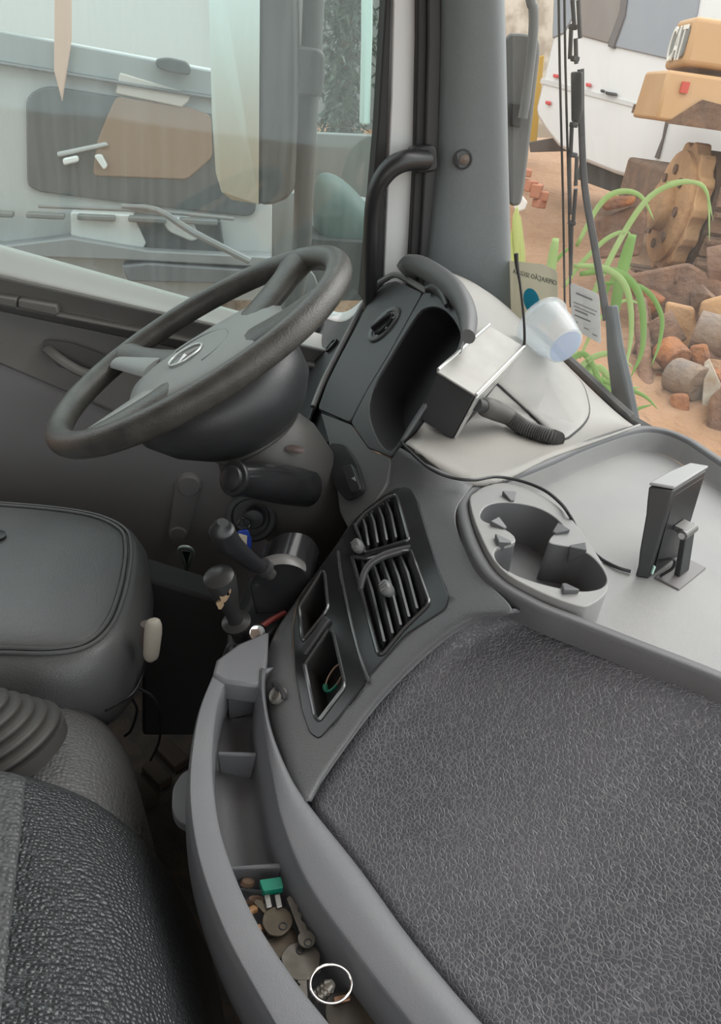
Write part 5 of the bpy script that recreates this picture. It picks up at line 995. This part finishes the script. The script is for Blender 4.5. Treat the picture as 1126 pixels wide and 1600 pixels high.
scrap('tan_wedge', ((1095, 470), (1150, 455), (1150, 500), (1110, 510), (1090, 495)), 4.4, .3, MUD, 'tan wedge of metal under the right end of the plate')
rod('drum', (1085, 515), (1140, 530), 4.3, 4.3, .10, GR, 'grey brown drum at the right of the heap')
rod('bent_bar', (1000, 470), (1010, 610), 4.5, 4.0, .035, BR, 'thin brown upright bar left of the heap')
scrap('leaning_sheet', ((985, 470), (1015, 480), (1035, 600), (1050, 700), (1005, 640)), 4.6, .06, BR, 'tall brown sheet leaning behind the grass', .006)
rod('roller', (1105, 420), (1150, 412), 5.0, 5.0, .12, BR, 'brown track roller under the tractor')
def chunk(x, y, d, sz, m, seed, lab):
    rn = random.Random(seed); c = PD(x, y, d); bm = bmesh.new()
    for k in range(11): bm.verts.new(V((rn.uniform(-1, 1)*sz, rn.uniform(-1, 1)*sz*.8, rn.uniform(-.7, .7)*sz)))
    bmesh.ops.convex_hull(bm, input=bm.verts); bm.verts.index_update()
    used = [v for v in bm.verts if v.link_faces]; idx = {v: i for i, v in enumerate(used)}
    b = MB(); b.add([c+v.co for v in used], [tuple(idx[v] for v in f.verts) for f in bm.faces]); bm.free()
    return tag(b.build('metal_chunk', m, smooth=False, bevel=.006), lab, 'scrap', 'angular scrap chunks')
for i_, (x, y, d, sz, m, lab) in enumerate((
    (1012, 545, 4.35, .10, BR, 'dark brown chunk just left of the bright orange cylinder'), (1030, 592, 4.2, .09, OR, 'orange chunk left of the lying grey cylinder'),
    (1020, 642, 4.1, .12, RUST, 'large dark chunk at the lower left foot of the scrap heap'), (1090, 642, 4.0, .10, MUD, 'tan chunk between the orange block and the white plate'),
    (1060, 512, 4.6, .10, RUST, 'dark chunk behind the tan casting of the heap'), (1112, 542, 4.3, .09, BR, 'brown chunk to the right of the reddish block'),
    (1118, 592, 4.15, .08, OR, 'small orange chunk behind the flaking white plate'), (1000, 600, 4.5, .12, RUST, 'dark chunk behind the tall leaning sheet'),
    (1060, 442, 5.0, .14, BR, 'brown chunk on top of the broad plate below the track'), (1102, 468, 4.8, .12, RUST, 'dark chunk over the tan wedge at the right'),
    (1012, 472, 4.9, .12, OR, 'orange chunk at the left end of the broad plate'), (985, 545, 4.9, .13, BR, 'brown chunk seen between the arching cane leaves'),
    (1035, 668, 4.0, .09, GR, 'grey brown chunk lowest at the windscreen edge'), (1090, 690, 3.9, .10, BR, 'dark brown chunk at the bottom below the white plate'))):
    chunk(x, y, d, sz, m, 40+i_, lab)
# --- cane grass
def leaf(pts, d, w, m, par, d1=None):
    n_ = len(pts); P_ = crom([PD(x, y, d+((d1 or d)-d)*i/(n_-1)) for i, (x, y) in enumerate(pts)], 5); b = MB(); R_ = []
    for i, p in enumerate(P_):
        t = i/(len(P_)-1); tg = (P_[min(i+1, len(P_)-1)]-P_[max(i-1, 0)]).normalized(); s = tg.cross(p.normalized()); s = s.normalized() if s.length > 1e-4 else RIGHT
        nn_ = tg.cross(s); ww = w*(math.sin(math.pi*min(1, .18+.82*t))**.7 if t < .999 else .02); R_.append([p-s*ww+nn_*ww*.35, p, p+s*ww+nn_*ww*.35])
    b.rings(R_, closed=False, cap=False); return b.build('leaf', m, par, solid=.0008)
LF = mat('cane_green', (.13, .28, .045), .5, var=(9, (.22, .38, .09), .5)); LF2 = mat('cane_light', (.27, .42, .12), .5, var=(9, (.38, .50, .20), .5)); LF3 = mat('cane_yellow', (.45, .50, .15), .55)
c1_ = thing('cane_plant', 'arching green cane grass growing behind the windscreen wiper', 'plant', PD(930, 640, 2.6))
for pts, d, w, m in (([(880, 650), (905, 520), (950, 410), (1005, 318), (1055, 287), (1098, 292), (1114, 345)], 2.5, .012, LF2), ([(900, 385), (935, 322), (965, 300), (1000, 306), (1022, 345)], 2.6, .012, LF2), ([(880, 450), (905, 415), (945, 375), (975, 362), (988, 370)], 2.5, .010, LF2), ([(988, 366), (978, 400), (968, 440), (958, 500), (950, 560)], 2.5, .024, LF), ([(895, 415), (945, 420), (978, 450), (986, 520), (972, 600)], 2.4, .013, LF2), ([(905, 428), (960, 424), (998, 460), (1004, 540), (984, 592)], 2.45, .015, LF), ([(930, 442), (1000, 448), (1032, 490), (1030, 535), (1016, 575)], 2.55, .010, LF), ([(885, 600), (920, 562), (958, 553), (990, 575)], 2.3, .012, LF2), ([(885, 560), (930, 590), (965, 602), (1005, 618), (1028, 640)], 2.3, .010, LF), ([(880, 575), (912, 553), (938, 600), (944, 640)], 2.3, .012, LF), ([(868, 372), (862, 410), (858, 450), (856, 520)], 2.5, .020, LF2), ([(850, 430), (875, 400), (893, 384)], 2.6, .008, LF), ([(890, 630), (930, 575), (955, 590), (975, 560)], 2.35, .014, LF2), ([(900, 660), (915, 600), (920, 560)], 2.3, .014, LF), ([(960, 640), (975, 610), (1000, 605)], 2.5, .010, LF2), ([(870, 600), (890, 575), (925, 580), (950, 620)], 2.4, .012, LF), ([(905, 620), (935, 600), (955, 615), (965, 650)], 2.35, .009, LF), ([(895, 585), (910, 575), (930, 600), (935, 660)], 2.5, .009, LF2), ([(1040, 286), (1075, 283), (1104, 300), (1108, 380)], 2.6, .007, LF2), ([(900, 520), (940, 470), (960, 430), (990, 415)], 2.6, .008, LF), ([(905, 560), (935, 500), (975, 470), (1010, 480)], 2.7, .008, LF2), ([(940, 650), (955, 600), (968, 560)], 2.55, .012, LF), ([(985, 660), (995, 640), (1020, 632)], 2.6, .008, LF)):
    leaf(pts, d, w*.72, m, c1_)
for k_, (x_, y_) in enumerate(((890, 650), (912, 640), (935, 648), (955, 645))):
    a_ = PD(x_, y_, 2.45); b = MB(); b.tube([V((a_.x-.03, a_.y+.03, gz(a_.x, a_.y)-.02)), a_.lerp(V((a_.x-.03, a_.y+.03, gz(a_.x, a_.y))), .5)+V((.01, 0, 0)), a_, PD(x_+8, y_-70, 2.45)], [.014, .012, .009, .004], 8, sm=4); b.build('stem', LF, c1_)
c2_ = thing('young_cane', 'yellow-green cane shoots between the pillar and the wiper', 'plant', PD(812, 420, 2.9))
for pts, w in (([(812, 440), (810, 390), (806, 345), (808, 322)], .016), ([(800, 430), (799, 390), (802, 350)], .012), ([(818, 430), (816, 390), (812, 335)], .008)): leaf(pts, 2.9, w, LF3, c2_)
